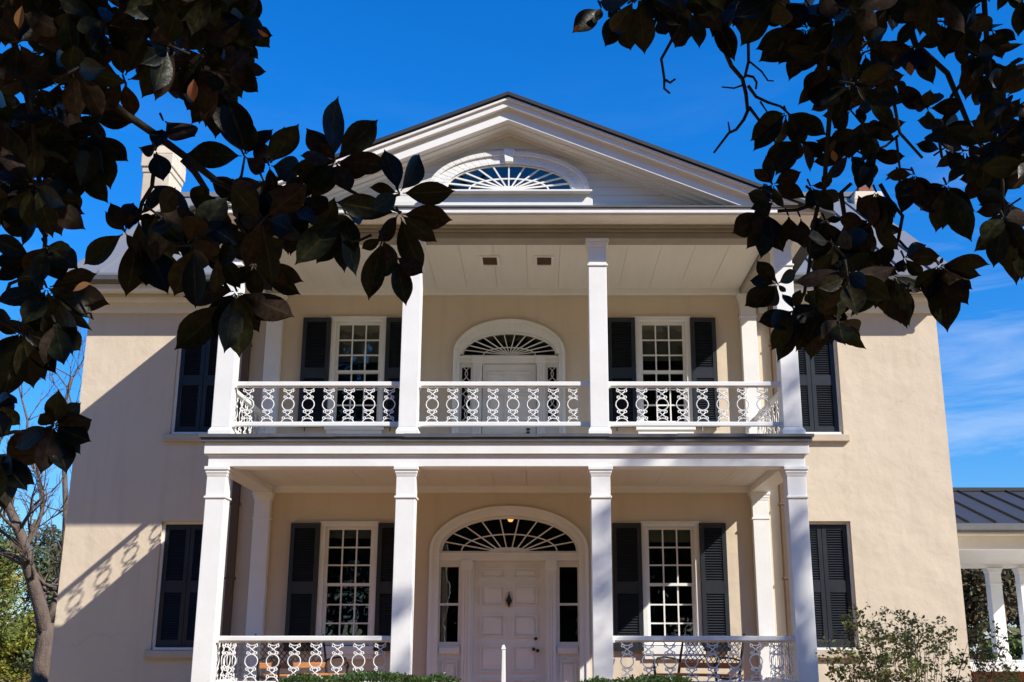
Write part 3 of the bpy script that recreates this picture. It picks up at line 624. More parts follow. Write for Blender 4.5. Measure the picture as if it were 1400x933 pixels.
# railings with cast-iron motifs
def motif():
    m = MB(); r = .0078; zc = 0.0
    cir = lambda x, z, rr, n=14: m.tube([(x + rr * math.cos(2 * math.pi * i / n), 0, z + rr * math.sin(2 * math.pi * i / n)) for i in range(n)], r, 5, True)
    cir(0, 0, .080, 20)
    for s_ in (-1, 1):
        m.tube([(.082 * math.cos(math.pi * i / 10), 0, s_ * (.262 - .075 * math.sin(math.pi * i / 10))) for i in range(11)], r, 5)
        for sx in (-1, 1):
            cir(sx * .046, s_ * .097, .0165, 9); cir(sx * .052, s_ * .186, .0165, 9)
            m.tube([(sx * .040, 0, s_ * .172), (sx * .012, 0, s_ * .150), (-sx * .006, 0, s_ * .138), (-sx * .034, 0, s_ * .112)], r, 5)
            m.tube([(sx * .03, 0, s_ * .097), (0, 0, s_ * .084)], r, 4)
    return m
MOT = motif()
def railing(p0, p1, ztop, n, off=.18):
    p0, p1 = Vector(p0), Vector(p1); d = (p1 - p0); L_ = d.length; d.normalize(); nrm = Vector((-d.y, d.x, 0))
    def bar(mb, z0, z1, w_, a0=0, a1=L_):
        c = [p0 + d * a0 - nrm * w_, p0 + d * a1 - nrm * w_, p0 + d * a1 + nrm * w_, p0 + d * a0 + nrm * w_]
        mb.add([(q.x, q.y, z0) for q in c] + [(q.x, q.y, z1) for q in c], [(3, 2, 1, 0), (4, 5, 6, 7), (0, 1, 5, 4), (1, 2, 6, 5), (2, 3, 7, 6), (3, 0, 4, 7)])
    a = MB(); bar(a, ztop - .060, ztop, .033); bar(a, ztop - .078, ztop - .0602, .012); o = a.build('railing', 'white', house, bevel=.012)
    b = MB(); bar(b, ztop - .605, ztop - .545, .03); b.build('bottom_rail', 'white', o, bevel=.01)
    for z in (ztop - .07, ztop - .60):
        for a0, a1 in ((-.004, .03), (L_ - .03, L_ + .004)):
            e = MB(); bar(e, z - .012, z + .055, .042, a0, a1); e.build('bracket', 'white', o)
    pitch = .2685
    zc = ztop - .306; first = None
    st = (L_ - pitch * (n - 1)) / 2 if off is None else off
    mb = MB(); s0 = p0 + d * st
    mb.v = [(s0.x + d.x * x - nrm.x * y, s0.y + d.y * x - nrm.y * y, zc + z) for x, y, z in MOT.v]; mb.f = list(MOT.f)
    first = mb.build('baluster', 'iron_white', o, smooth=True)
    for k in range(1, n):
        sub(first, dx=d.x * pitch * k, dy=d.y * pitch * k, parent=o)
yr = YP + .125
for i in range(3): railing((COLX[i] + .123, yr, 0), (COLX[i + 1] - .123, yr, 0), 3.446, 8, .18)
for i in (0, 2): railing((COLX[i] + .126, yr, 0), (COLX[i + 1] - .126, yr, 0), .163, 8, .18)
for zt in (3.446, .163):
    for x in (COLX[0], COLX[3]): railing((x, yr + .126, 0), (x, YW - .165, 0), zt, 8, None)

# ------------------------------------------------------------------ side pavilion (covered walkway to the right)
pv = thing('covered_walkway', (8.7, 22.5, 0), 'white columned covered walkway with dark standing seam metal roof, right of the house', 'walkway')
za, zb = 2.05, 3.02
m = MB()
m.prismx([(19.5, za), (22.5, zb), (22.5, zb + .06), (19.5, za + .06)], 6.4, 11.05); m.prismx([(22.5, zb), (25.7, za), (25.7, za + .06), (22.5, zb + .06)], 6.4, 11.05)
for k in range(10): m.prismx([(19.5, za + .06), (22.5, zb + .06), (22.5, zb + .10), (19.5, za + .10)], 6.5 + k * .48, 6.525 + k * .48)
m.box(6.4, 11.05, 22.42, 22.58, zb + .05, zb + .12)
m.build('roof', 'roof', pv)
m = MB(); m.prismx([(19.42, za + .05), (19.41, za - .06), (19.45, za - .09), (19.52, za - .09), (19.52, za + .05)], 6.4, 11.05); m.build('gutter', 'flash', pv)
m = MB(); m.box(6.4, 11.05, 19.8, 20.05, 1.69, 1.955); m.build('beam', 'white', pv, bevel=.01)
m = MB(); m.box(6.4, 11.05, 19.53, 19.799, 1.92, 1.955); m.build('soffit', 'white', pv)
m = MB(); m.box(6.4, 11.05, 24.9, 25.15, 1.72, 1.955); m.build('beam', 'white', pv, bevel=.01)
m = MB(); m.box(6.4, 11.05, 20.051, 24.899, 1.80, 1.95); m.build('ceiling', 'board', pv)
cmz = move(col_mesh(-.22, 1.719, 1.36, .26, .12), 9.98, 25.02)
cc = cmz.build('column', 'white', pv, bevel=.006)
sub(cc, dx=.66)
cmz = move(col_mesh(-.22, 1.689, 1.36, .26, .12), 6.75, 19.92)
cf_ = cmz.build('column', 'white', pv, bevel=.006)
sub(cf_, dx=3.9)
m = MB(); m.box(6.4, 11.05, 19.6, 25.4, -.36, -.22); m.build('deck', 'white', pv)
m = MB(); m.box(6.45, 11.0, 19.8, 25.2, -E - .05, -.361); m.build('foundation', 'brick', pv)

# ------------------------------------------------------------------ benches
def bench(loc, yaw, label):
    b = thing('garden_bench', (0, 0, 0), label, 'bench', 'benches on the lower porch')
    b['_o'] = (0, 0, 0); Lb = 1.08
    def P(mb): mb.v = [(x, y, z - E) for x, y, z in mb.v]; return mb      # local metres from the floor
    for k in range(5):
        m = MB(); m.box(-Lb / 2, Lb / 2, -.24 + k * .085, -.17 + k * .085, .40 + .004 * abs(k - 2), .425 + .004 * abs(k - 2)); P(m).build('seat_slat', 'wood', b, bevel=.006)
    for z in (.50, .84):
        m = MB(); y = .20 + (z - .42) * .28; m.box(-Lb / 2, Lb / 2, y, y + .03, z, z + .075); P(m).build('back_rail', 'wood', b, bevel=.008)
    m = MB(); step = .085
    for k in range(-6, 20):                               # iron lattice panel
        for sg in (-1, 1):
            pts = []
            for i in range(9):
                z = .575 + .265 * i / 8; x = -Lb / 2 + k * step + sg * (z - .575) + (0 if sg > 0 else .0)
                if -Lb / 2 + .03 <= x <= Lb / 2 - .03: pts.append((x, .215 + (z - .42) * .28, z))
            if len(pts) > 1: m.tube(pts, .0065, 4)
    P(m).build('back_lattice', 'black', b)
    for sx in (-1, 1):
        x = sx * (Lb / 2 + .01); m = MB()
        m.tube([(x, .33, 0), (x, .26, .2), (x, .215, .42), (x, .27, .66), (x, .35, .95)], [.018, .016, .02, .018, .014], 6)
        m.tube([(x, -.30, 0), (x, -.25, .15), (x, -.24, .30), (x, -.25, .42), (x, -.27, .55), (x, -.20, .63), (x, -.05, .645), (x, .12, .63), (x, .25, .60)], [.018, .016, .018, .02, .016, .016, .016, .014, .014], 6)
        m.tube([(x, -.25 + .06 * math.cos(t * .6) * (1 - t * .06), .53 + .06 * math.sin(t * .6) * (1 - t * .06)) for t in range(11)], .009, 5)
        m.tube([(x, -.25, .40), (x, .0, .37), (x, .22, .40)], .014, 5); m.tube([(x, -.22, .18), (x, -.05, .30), (x, .1, .30), (x, .25, .17)], .01, 5)
        P(m).build('iron_end', 'black', b, smooth=True)
    b.location = (loc[0], loc[1], FL + E); b.rotation_euler = (0, 0, yaw); return b
bench((2.14, 15.72, 0), R(-50), 'wood and black iron bench with lattice back on the lower porch below the right window')
bench((-3.2, 15.75, 0), R(46), 'wood and black iron bench in shade behind the lower left railing')

# ------------------------------------------------------------------ foliage tools
def leaf_faces(V, Fc, base, tip, side, wid, curl=0.0, fold=0.12):
    """one broad leaf as a folded strip"""
    d = tip - base; Ln = d.length; nrm = side.cross(d).normalized(); o = len(V)
    prof = ((0, .05), (.06, .18), (.14, .42), (.24, .68), (.35, .88), (.46, .98), (.57, 1.0), (.68, .91), (.77, .70), (.85, .44), (.91, .20), (.955, .075), (1, 0.01))
    for t, w_ in prof:
        c = base + d * t + nrm * (curl * Ln * (t * t - t * .3)); s_ = side * (wid * w_)
        h = nrm * (fold * wid * w_)
        V += [tuple(c - s_ + h), tuple(c), tuple(c + s_ + h)]
    for i in range(len(prof) - 1):
        a = o + i * 3; Fc += [(a, a + 1, a + 4, a + 3), (a + 1, a + 2, a + 5, a + 4)]
def cloud(V, Fc, pts, size, rg, elong=1.6, droop=0.0):
    for p in pts:
        a = Vector((rg.gauss(0, 1), rg.gauss(0, 1), rg.gauss(0, .7) - droop)).normalized()
        b = a.cross(Vector((rg.gauss(0, 1), rg.gauss(0, 1), rg.gauss(0, 1)))).normalized()
        L_ = size * rg.uniform(.6, 1.3); o = len(V); w_ = L_ / elong / 2
        V += [tuple(p), tuple(p + a * L_ * .5 - b * w_), tuple(p + a * L_), tuple(p + a * L_ * .5 + b * w_)]
        Fc.append((o, o + 1, o + 2, o + 3))
def ball_pts(c, r, n, rg, hollow=.35):
    out_ = []
    for _ in range(n):
        v = Vector((rg.gauss(0, 1), rg.gauss(0, 1), rg.gauss(0, 1))).normalized() * (rg.uniform(hollow, 1) ** .6)
        out_.append(Vector((c[0] + v.x * r[0], c[1] + v.y * r[1], c[2] + v.z * r[2])))
    return out_
def mesh_of(V, Fc, name, m, parent=None, smooth=False):
    b = MB(); b.v = V; b.f = Fc; o = b.build(name, m, parent, smooth='keep')
    if smooth: o.data.polygons.foreach_set('use_smooth', [True] * len(o.data.polygons))
    return o
def limb(mb, pts, r0, r1, k=7):
    n = len(pts); mb.tube(pts, [r0 + (r1 - r0) * i / (n - 1) for i in range(n)], k)

# ------------------------------------------------------------------ hedges, roses, post
def hedge(name, x0, x1, y0, y1, top, label, rg):
    b = thing(name, ((x0 + x1) / 2, (y0 + y1) / 2, 0), label, 'hedge', 'clipped box hedges before the porch')
    V, Fc = [], []
    pts = []
    for _ in range(int(5200 * (x1 - x0))):
        x = rg.uniform(x0, x1); y = rg.uniform(y0, y1); z = rg.uniform(-E + .1, top)
        ex = min(x - x0, x1 - x); zz = top - .10 * max(0, .25 - ex) / .25 + .05 * math.sin(x * 6.1 + y * 3) * .6
        if rg.random() < .6: z = zz - abs(rg.gauss(0, .05))
        z = min(z, zz + (rg.random() < .04) * rg.uniform(0, .09))
        pts.append(Vector((x, y, z)))
    cloud(V, Fc, pts, .035, rg, 1.7, -.5)
    mesh_of(V, Fc, 'foliage', 'box', b)
    m = MB()
    for _ in range(14):
        x = rg.uniform(x0 + .1, x1 - .1); y = rg.uniform(y0 + .1, y1 - .1); m.tube([(x, y, -E - .02), (x + rg.uniform(-.1, .1), y, top - .15)], [.015, .006], 5)
    m.build('stem', 'bark', b)
hedge('box_hedge', -2.75, -.85, 12.0, 12.9, -.27, 'clipped green box hedge before the second column from the left', random.Random(3))
hedge('box_hedge', .33, 1.75, 12.0, 12.9, -.31, 'low box hedge top before the third column and right railing', random.Random(4))

def rose(name, cx, cy, r, top, n, label, rg, flowers):
    b = thing(name, (cx, cy, 0), label, 'rose bush'); V, Fc = [], []; ca = MB(); PV, PF = [], []
    for k in range(n):
        a = rg.uniform(0, 2 * math.pi); rr = r * math.sqrt(rg.random())
        e = Vector((cx + rr * math.cos(a), cy + .6 * rr * math.sin(a), top - (rr / r) ** 2 * .45 * abs(rg.gauss(.8, .4)) - rg.random() * .25))
        s_ = Vector((cx + .25 * (e.x - cx), cy + .25 * (e.y - cy), -E - .02)); mid = (s_ + e) / 2 + Vector((rg.uniform(-.1, .1), rg.uniform(-.1, .1), .18))
        pts = []
        for i in range(9):
            t = i / 8; pts.append(s_ * (1 - t) ** 2 + mid * 2 * t * (1 - t) + e * t * t)
        limb(ca, pts, .007, .002, 4)
        for q in range(5):
            i = rg.randint(4, 8); bp_ = pts[i]; tw = bp_ + Vector((rg.uniform(-.2, .2), rg.uniform(-.15, .15), rg.uniform(-.03, .2)))
            limb(ca, [bp_, (bp_ + tw) / 2 + Vector((0, 0, .02)), tw], .003, .0015, 3)
            lp = [bp_.lerp(tw, rg.random()) + Vector((rg.gauss(0, .025), rg.gauss(0, .025), rg.gauss(0, .025))) for _ in range(17)]
            cloud(V, Fc, lp, .048, rg, 1.7)
    mesh_of(V, Fc, 'foliage', 'rose', b); ca.build('canes', 'cane', b)
    for f in flowers:
        PV, PF = [], []
        c = Vector(f); 
        for ringn, rad in ((5, .032), (5, .022), (4, .012)):
            for j in range(ringn):
                a = 2 * math.pi * j / ringn + rad * 40; dv = Vector((math.cos(a), math.sin(a), .4)); leaf_faces(PV, PF, c, c + dv * rad, Vector((-math.sin(a), math.cos(a), 0)), rad * .6, .3, .3)
        mesh_of(PV, PF, 'bloom', 'pink', b)
rg = random.Random(11)
fl1 = [at(u, v, 13.0) for u, v in ((1165, 858), (1242, 852), (1266, 848), (1212, 866), (1300, 893), (1228, 838), (1278, 905), (1195, 880))]
rose('rose_bush', 4.05, 12.7, 1.12, .40, 74, 'sparse rose bush with pink blooms before the lower right shuttered window', rg, fl1)
fl2 = [at(u, v, 14.2) for u, v in ((1341, 893), (1348, 889), (1375, 888))]
rose('rose_bush', 6.15, 14.0, .62, .02, 30, 'low rose bush with pink flowers before the covered walkway', random.Random(12), fl2)

po = thing('garden_post', (-.235, 8.0, 0), 'narrow tapered white post with a small cap before the front door', 'post')
m = MB(); m.box(-.281, -.209, 7.964, 8.036, -E - .03, .0, top=(.024, .024)); m.build('post_shaft', 'white', po, bevel=.004)
m = MB(); m.box(-.2605, -.2295, 7.9845, 8.0155, .0005, .030, top=(.009, .009)); m.build('post_cap', 'white', po)

# ------------------------------------------------------------------ background trees
def grow(mb, p, d, L_, r, depth, rg, tips, spread=.55, up=.12):
    n = 4; pts = [p]
    for i in range(n):
        d = (d + Vector((rg.gauss(0, .12), rg.gauss(0, .12), rg.gauss(0, .1) + up * .4))).normalized(); pts.append(pts[-1] + d * L_ / n)
    limb(mb, pts, r, r * .62, 6 if depth > 1 else 4)
    if depth == 0: tips.append(pts[-1]); return
    for k in range(rg.choice((2, 3))):
        ax = Vector((rg.gauss(0, 1), rg.gauss(0, 1), rg.gauss(0, .6))).normalized()
        nd = (d + ax * spread).normalized(); i = rg.randint(2, n); grow(mb, pts[i], nd, L_ * rg.uniform(.6, .8), max(r * .55, .006), depth - 1, rg, tips, spread, up)
bt = thing('bare_tree', (-13.7, 31.5, 0), 'bare leafless tree with forked grey brown trunk left of the house', 'tree')
rg = random.Random(21)
D = 22.0
def atY(u, v, Y):
    q = ray(u, v); return q * (Y / q.y)
tr = MB()
P_ = lambda u, v, y=31.5: atY(u, v, y)
limb(tr, [Vector((-13.9, 31.5, -E - .1)), P_(57, 933), P_(59, 905), P_(62, 880), P_(64, 852)], .31, .225, 12)
tr.build('trunk', 'bark', bt, smooth=True)
br = MB(); tips = []
def limb_px(mb, pl, r0, r1, twig=True, y0=31.5, dy=0.0):
    pts = [atY(u, v, y0 + dy * i / len(pl)) for i, (u, v) in enumerate(pl)]; limb(mb, pts, r0, r1, 7)
    if twig:
        for i in range(2, len(pts)):
            for k in range(2):
                d = (pts[i] - pts[i - 1]).normalized(); nd = (d + Vector((rg.gauss(0, .7), rg.gauss(0, .6), rg.gauss(0.1, .5)))).normalized()
                grow(mb, pts[i], nd, rg.uniform(.7, 1.1), max(r1 * .7, .016), 3, rg, tips)
    return pts
limb_px(br, [(62, 872), (60, 850), (54, 825), (45, 795), (37, 770), (35, 750), (26, 725), (14, 698), (4, 672), (-12, 640), (-20, 600)], 0.215, 0.086, True, 31.5, -1)
limb_px(br, [(35, 752), (40, 737), (50, 722), (57, 700), (58, 672), (52, 645), (46, 615)], 0.086, 0.031, True, 31.5, .6)
limb_px(br, [(37, 772), (22, 764), (8, 757), (-15, 745), (-40, 735)], 0.114, 0.071, True, 31.5, -.4)
limb_px(br, [(66, 850), (74, 830), (82, 800), (88, 760), (90, 700), (88, 640), (84, 590), (90, 550), (98, 515)], 0.143, 0.029, True, 31.5, 1.5)
limb_px(br, [(46, 640), (36, 610), (38, 575), (30, 545), (24, 520)], 0.050, 0.020, True, 32, 1.0)
limb_px(br, [(84, 600), (100, 560), (92, 530), (70, 500), (52, 480)], 0.031, 0.014, True, 33, .4)
br.build('branches', 'bark', bt, smooth=True)

def leafy(name, base, h, crown, n, size, m, label, rg, trunk_r=.18, clumps=16, mats2=None, elong=1.8, group=None, cat='tree'):
    """trunk with limbs and a crown of many leaves in uneven clumps; base and crown relative to the eye"""
    b = thing(name, (base[0], base[1], 0), label, cat, group); t = MB(); c = Vector(crown[:3]); r = crown[3:6]
    top = Vector((c.x, c.y, c.z + r[2] * .5)); s_ = Vector((base[0], base[1], -E - .1))
    limb(t, [s_, s_.lerp(top, .35) + Vector((rg.uniform(-.2, .2), 0, 0)), s_.lerp(top, .7), top], trunk_r, trunk_r * .25, 8)
    V, Fc, V2, F2 = [], [], [], []
    for k in range(clumps):
        v = Vector((rg.gauss(0, 1), rg.gauss(0, 1), rg.gauss(0, 1))).normalized() * rg.uniform(.25, .95)
        q = Vector((c.x + v.x * r[0], c.y + v.y * r[1], c.z + v.z * r[2])); f = rg.uniform(.22, .42)
        limb(t, [s_.lerp(top, rg.uniform(.35, .9)), (s_.lerp(top, .7) + q) / 2, q], trunk_r * .3, .012, 5)
        pp = ball_pts(q, (r[0] * f, r[1] * f, r[2] * f * .8), n // clumps, rg)
        if mats2 and rg.random() < mats2[1]: cloud(V2, F2, pp, size, rg, elong)
        else: cloud(V, Fc, pp, size, rg, elong)
    t.build('trunk', 'bark', b, smooth=True); mesh_of(V, Fc, 'crown', m, b)
    if V2: mesh_of(V2, F2, 'turning_leaves', mats2[0], b)
    return b
G = 'trees left of the house'
leafy('pine_tree', (-17.5, 36, 0), 9, (-17.6, 36, 2.6, 1.5, 1.5, 2.9), 7000, .22, 'pine', 'green conifer with patches of yellow leaves at the left edge', random.Random(31), .2, 26, ('yellow', .14), 4.0)
leafy('pine_tree', (-19.6, 45, 0), 9, (-19.4, 45, 2.4, 1.35, 1.4, 2.5), 5200, .22, 'ever', 'dull green round-topped evergreen between the bare trunk and the house', random.Random(32), .2, 20, None, 3.0)
leafy('pine_tree', (-20.4, 42, 0), 9, (-20.9, 42, .8, 1.9, 1.5, 2.6), 6000, .24, 'pine', 'mid green conifer behind the bare tree trunk', random.Random(36), .2, 22, ('yellow', .05), 4.0)
leafy('leafy_shrub', (-17.4, 37, 0), 3, (-17.3, 37, .0, 2.0, 1.1, 1.5), 6500, .16, 'bright', 'sunlit yellow green shrub at the foot of the bare tree', random.Random(33), .06, 22, ('yellow', .12), 2.0, cat='shrub')
leafy('leafy_shrub', (-15.6, 38, 0), 3, (-15.8, 38, -.1, 1.5, 1.1, 1.1), 4500, .16, 'ever', 'dark green shrub tucked between the bare trunk and the house wall', random.Random(34), .06, 16, None, 2.0, cat='shrub')
for i, (x, y, z, rx, rz, mm, lb) in enumerate(((13.8, 38, 1.6, 2.2, 2.6, 'dull', 'brown autumn tree seen between the house wall and the walkway columns'),
                                              (17.6, 38, 1.9, 2.2, 2.9, 'ever', 'dark evergreen tree behind the paired walkway columns'),
                                              (15.4, 36, -.7, 2.2, 1.0, 'pine', 'dark green bush at the foot of the trees behind the walkway'),
                                              (21.5, 44, 3.0, 2.6, 3.4, 'dull', 'tall brown treetop showing above the walkway roof at the right edge'))):
    leafy('background_tree' if i != 2 else 'background_bush', (x, y, 0), 8, (x, y, z, rx, 1.6, rz), 6500, .22, mm, lb, random.Random(41 + i), .2, 24, None, 2.0, cat='tree' if i != 2 else 'bush')
# woods behind the camera, mirrored in the window panes
V, Fc = [], []; rg = random.Random(50)
for k in range(90):
    x = rg.uniform(-65, 50); y = -32 + rg.uniform(-6, 6); h = rg.uniform(20, 30)
    cloud(V, Fc, ball_pts((x, y, h * .45 - E + .5), (4.0, 2.5, h * .5), 540, rg), 1.5, rg, 1.6)
wo = mesh_of(V, Fc, 'woods', 'wood_far'); wo['kind'] = 'stuff'; wo['label'] = 'dark woods across the lawn mirrored in the window panes'; wo['category'] = 'woods'

V, Fc = [], []; rg = random.Random(51)
for k in range(120):
    x = rg.uniform(-60, 75); y = 75 + rg.uniform(-5, 5); h = rg.uniform(3.0, 5.2) if x < 10 else rg.uniform(6.5, 9)
    cloud(V, Fc, ball_pts((x, y, h * .5 - E), (3.2, 2, h * .55), 150, rg), .8, rg, 1.7)
wo = mesh_of(V, Fc, 'woods', 'dull'); wo['kind'] = 'stuff'; wo['label'] = 'low brown wood along the horizon behind the house'; wo['category'] = 'woods'

# tree to the right whose shade falls across the right-hand column
Dv = Vector((1.41, -1.0, 1.27)); T = 9.0
shc = Vector((3.25, 14.4, -.5)) + Dv * T
st_ = thing('shade_tree', (shc.x + 1.2, shc.y - .3, 0), 'tall broad evergreen tree on the right lawn shading the right porch column', 'tree')
V, Fc = [], []; rg = random.Random(61); tm = MB()
base = Vector((shc.x + 1.2, shc.y - .3, -E - .1))
for k in range(72):
    v = Vector((rg.gauss(0, 1), rg.gauss(0, 1), rg.gauss(0, 1))).normalized() * rg.random() ** .4
    q = shc + Vector((v.x * 1.75, v.y * 1.5, v.z * 1.55)); cloud(V, Fc, ball_pts(q, (.42, .42, .35), 60, rg), .18, rg, 2.0)
    limb(tm, [base.lerp(shc, rg.uniform(.6, .95)), q], .05, .015, 4)
for k in range(46):
    v = Vector((rg.gauss(0, 1), rg.gauss(0, 1), rg.gauss(0, 1))).normalized() * rg.random() ** .4
    q = shc + Vector((1.0, -1.0, -3.4)) + Vector((v.x * 2.2, v.y * 2.2, v.z * 2.3)); cloud(V, Fc, ball_pts(q, (.6, .6, .5), 50, rg), .2, rg, 2.0)
for (tx, tz, rr) in ((1.25, 2.35, .16), (.85, 1.2, .18), (.80, .55, .2), (-1.72, .55, .15), (2.1, 2.5, .16), (3.3, 3.4, .2), (.9, -.1, .2), (-1.65, -.2, .12), (.82, .9, .22), (.78, 1.6, .12), (2.6, 2.5, .22), (3.0, 2.45, .25), (1.8, .15, .2), (1.35, .1, .15), (3.4, 2.9, .2)):      # outer sprays
    q = Vector((tx, 14.4, tz)) + Dv * (T + rg.uniform(-.4, .6)); cloud(V, Fc, ball_pts(q, (rr, rr, rr), 34, rg), .15, rg, 2.0)
    limb(tm, [shc + (q - shc) * .3, q], .03, .01, 4)
limb(tm, [base, base.lerp(shc, .4), base.lerp(shc, .8), shc + Vector((0, 0, .8))], .34, .08, 10)
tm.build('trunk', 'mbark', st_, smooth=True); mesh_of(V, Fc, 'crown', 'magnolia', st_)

# ------------------------------------------------------------------ magnolias in the foreground
rg = random.Random(77)
class Mag:
    def __init__(s, base, label):
        s.t = thing('magnolia_tree', (base[0], base[1], 0), label, 'tree', 'magnolias hanging over the lawn'); s.V, s.F = [], []; s.tw = MB()
    def leaf(s, b, t, dep, wr=.275, dt=0.0):
        B = at(b[0], b[1], dep); Tt = at(t[0], t[1], dep + dt)
        s.leaf3(B, Tt, wr)
    def leaf3(s, B, Tt, wr=.27, face=None):
        d = Tt - B; L_ = d.length
        vw = (face or (B * -1)).normalized()
        sd = d.cross(vw)
        if sd.length < 1e-4: return
        sd.normalize(); a = rg.gauss(0, .42) + (math.pi if rg.random() < .25 else 0)
        q = Matrix.Rotation(a, 3, d.normalized()); sd = q @ sd
        leaf_faces(s.V, s.F, B + d * .05, Tt, sd, L_ * wr * rg.uniform(.9, 1.12), rg.gauss(0.02, .17), rg.uniform(.08, .45))
        s.tw.tube([B, B + d * .10], [.0025, .002], 4)
    def ros(s, c, tips, dep=None):
        dep = dep or rg.uniform(3.3, 4.3)
        for t in tips:
            b = (c[0] + (t[0] - c[0]) * .06, c[1] + (t[1] - c[1]) * .06)
            dx = math.hypot(t[0] - c[0], t[1] - c[1])
            if dx > 100: b = (t[0] - (t[0] - c[0]) * 85 / dx, t[1] - (t[1] - c[1]) * 85 / dx)
            s.leaf(b, t, dep + rg.uniform(-.05, .05), dt=rg.uniform(-.09, .09), wr=.255 if dx < 60 else .228)
        s.tw.tube([at(c[0] - 4, c[1] - 9, dep + .03), at(c[0], c[1], dep)], [.0045, .0035], 5)
        return dep
    def auto(s, c, n=8, Lm=.155, dep=None, droop=.35, r3=False):
        dep = dep or rg.uniform(3.2, 4.8); C = c if r3 else at(c[0], c[1], dep)
        a0 = rg.random() * 6.28; ax = Vector((rg.gauss(0, .6), rg.gauss(0, .6), rg.gauss(.2, .6))).normalized()
        e1 = ax.cross(Vector((.3, .9, .2))).normalized(); e2 = ax.cross(e1)
        for k in range(n):
            a = a0 + k * 2.4; L_ = Lm * rg.uniform(.75, 1.2)
            d = (e1 * math.cos(a) + e2 * math.sin(a)) * 1.0 + ax * rg.uniform(-.2, .7) + Vector((0, 0, -droop * rg.uniform(.3, 1.4)))
            d.normalize(); B = C + d * .012 - ax * rg.uniform(0, .04); s.leaf3(B, B + d * L_, .232, face=(B * -1 if not r3 else Vector((rg.gauss(0, 1), rg.gauss(0, 1), 1))))
        s.tw.tube([C - ax * .07, C], [.004, .0035], 5)
    def branch(s, pl, w0, w1, dep, dep1=None):
        n = len(pl); dd = [dep + ((dep1 or dep) - dep) * i / (n - 1) for i in range(n)]
        pts = [at(u, v, d) for (u, v), d in zip(pl, dd)]
        rs = [(w0 + (w1 - w0) * i / (n - 1)) / 2 / F_ * dep for i in range(n)]
        s.tw.tube([p + Vector((rg.gauss(0, .004),) * 3) for p in pts], rs, 7)
    def done(s):
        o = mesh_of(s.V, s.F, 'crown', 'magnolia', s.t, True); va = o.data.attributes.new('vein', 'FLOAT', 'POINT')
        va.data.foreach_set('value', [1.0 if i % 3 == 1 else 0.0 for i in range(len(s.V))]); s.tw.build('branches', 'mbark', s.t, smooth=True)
def inside(p, poly):
    x, y = p; c = False; j = len(poly) - 1
    for i in range(len(poly)):
        (xi, yi), (xj, yj) = poly[i], poly[j]
        if (yi > y) != (yj > y) and x < (xj - xi) * (y - yi) / (yj - yi) + xi: c = not c
        j = i
    return c
def fill(mg, poly, n, gaps, mind=20, **kw):
    xs_ = [p[0] for p in poly]; ys_ = [p[1] for p in poly]; got = []; tries = 0
    while len(got) < n and tries < 6000:
        tries += 1; p = (rg.uniform(min(xs_), max(xs_)), rg.uniform(min(ys_), max(ys_)))
        if not inside(p, poly) or any(((p[0] - g[0]) / g[2]) ** 2 + ((p[1] - g[1]) / g[3]) ** 2 < 1 for g in gaps): continue
        if any(math.hypot(p[0] - q[0], p[1] - q[1]) < mind for q in got): continue
        got.append(p); mg.auto(p, rg.randint(6, 9), **kw)

# ---- left tree
ml = Mag((-5.2, 1.5, 0), 'dark magnolia whose heavy leafy boughs hang into the upper left')
ml.branch([(20, -90), (50, -5), (66, 40), (80, 72), (97, 98), (130, 125), (172, 153), (214, 184), (250, 214), (292, 247)], 15, 11, 3.5, 3.9)
ml.branch([(254, 216), (266, 235), (277, 262), (280, 300), (278, 335), (292, 372), (318, 396)], 10, 5, 3.8, 3.8)
ml.branch([(290, 245), (315, 258), (345, 255), (380, 245), (425, 232), (458, 220)], 8, 4, 3.9, 3.8)
ml.branch([(320, 260), (330, 240), (334, 213)], 5, 3, 3.9); ml.branch([(425, 232), (470, 258), (510, 275), (546, 266)], 6, 4, 3.8); ml.branch([(500, 273), (530, 285), (546, 292)], 5, 4, 3.8)
ml.branch([(470, 320), (482, 330), (497, 326), (506, 322)], 4, 4, 3.7); ml.branch([(320, 300), (340, 335), (347, 360)], 5, 4, 3.8)
ml.branch([(214, 210), (208, 255), (198, 275), (188, 298), (176, 312)], 6, 5, 3.7); ml.branch([(20, 60), (45, 170), (56, 270), (58, 330), (62, 393)], 9, 5, 3.6)
ml.branch([(8, 405), (20, 385), (38, 378), (62, 388)], 6, 4, 3.6); ml.branch([(-10, 430), (12, 445), (30, 455), (45, 448)], 6, 4, 3.5); ml.branch([(-20, 600), (20, 590), (50, 590), (73, 582)], 6, 4, 3.4)
ros = ml.ros
ros((458, 220), [(447, 140), (418, 172), (517, 163), (414, 208), (527, 224), (395, 234), (430, 262), (480, 262), (505, 240), (440, 195)], 3.75)
ros((546, 264), [(580, 209), (525, 204), (622, 262), (510, 287), (505, 255)], 3.7)
ros((546, 292), [(619, 300), (598, 331), (512, 330), (458, 276), (576, 374)], 3.7)
ros((523, 325), [(504, 411), (540, 375), (494, 340)], 3.65); ros((540, 350), [(556, 417), (577, 372), (520, 380)], 3.65)
ros((473, 292), [(403, 363), (428, 363), (464, 369), (481, 377), (500, 300), (440, 340), (485, 345)], 3.75)
ros((411, 270), [(395, 348), (408, 326), (440, 310), (370, 300), (450, 285), (400, 240), (365, 262)], 3.8)
ros((334, 213), [(301, 150), (372, 172), (262, 211), (345, 160), (362, 236)], 3.9); ros((368, 226), [(408, 168), (388, 172), (352, 196), (420, 236), (376, 262)], 3.85)
ros((360, 246), [(338, 328), (372, 310), (300, 262), (410, 300), (345, 262)], 3.9); ros((390, 290), [(409, 327), (372, 318), (345, 330), (430, 300)], 3.85)
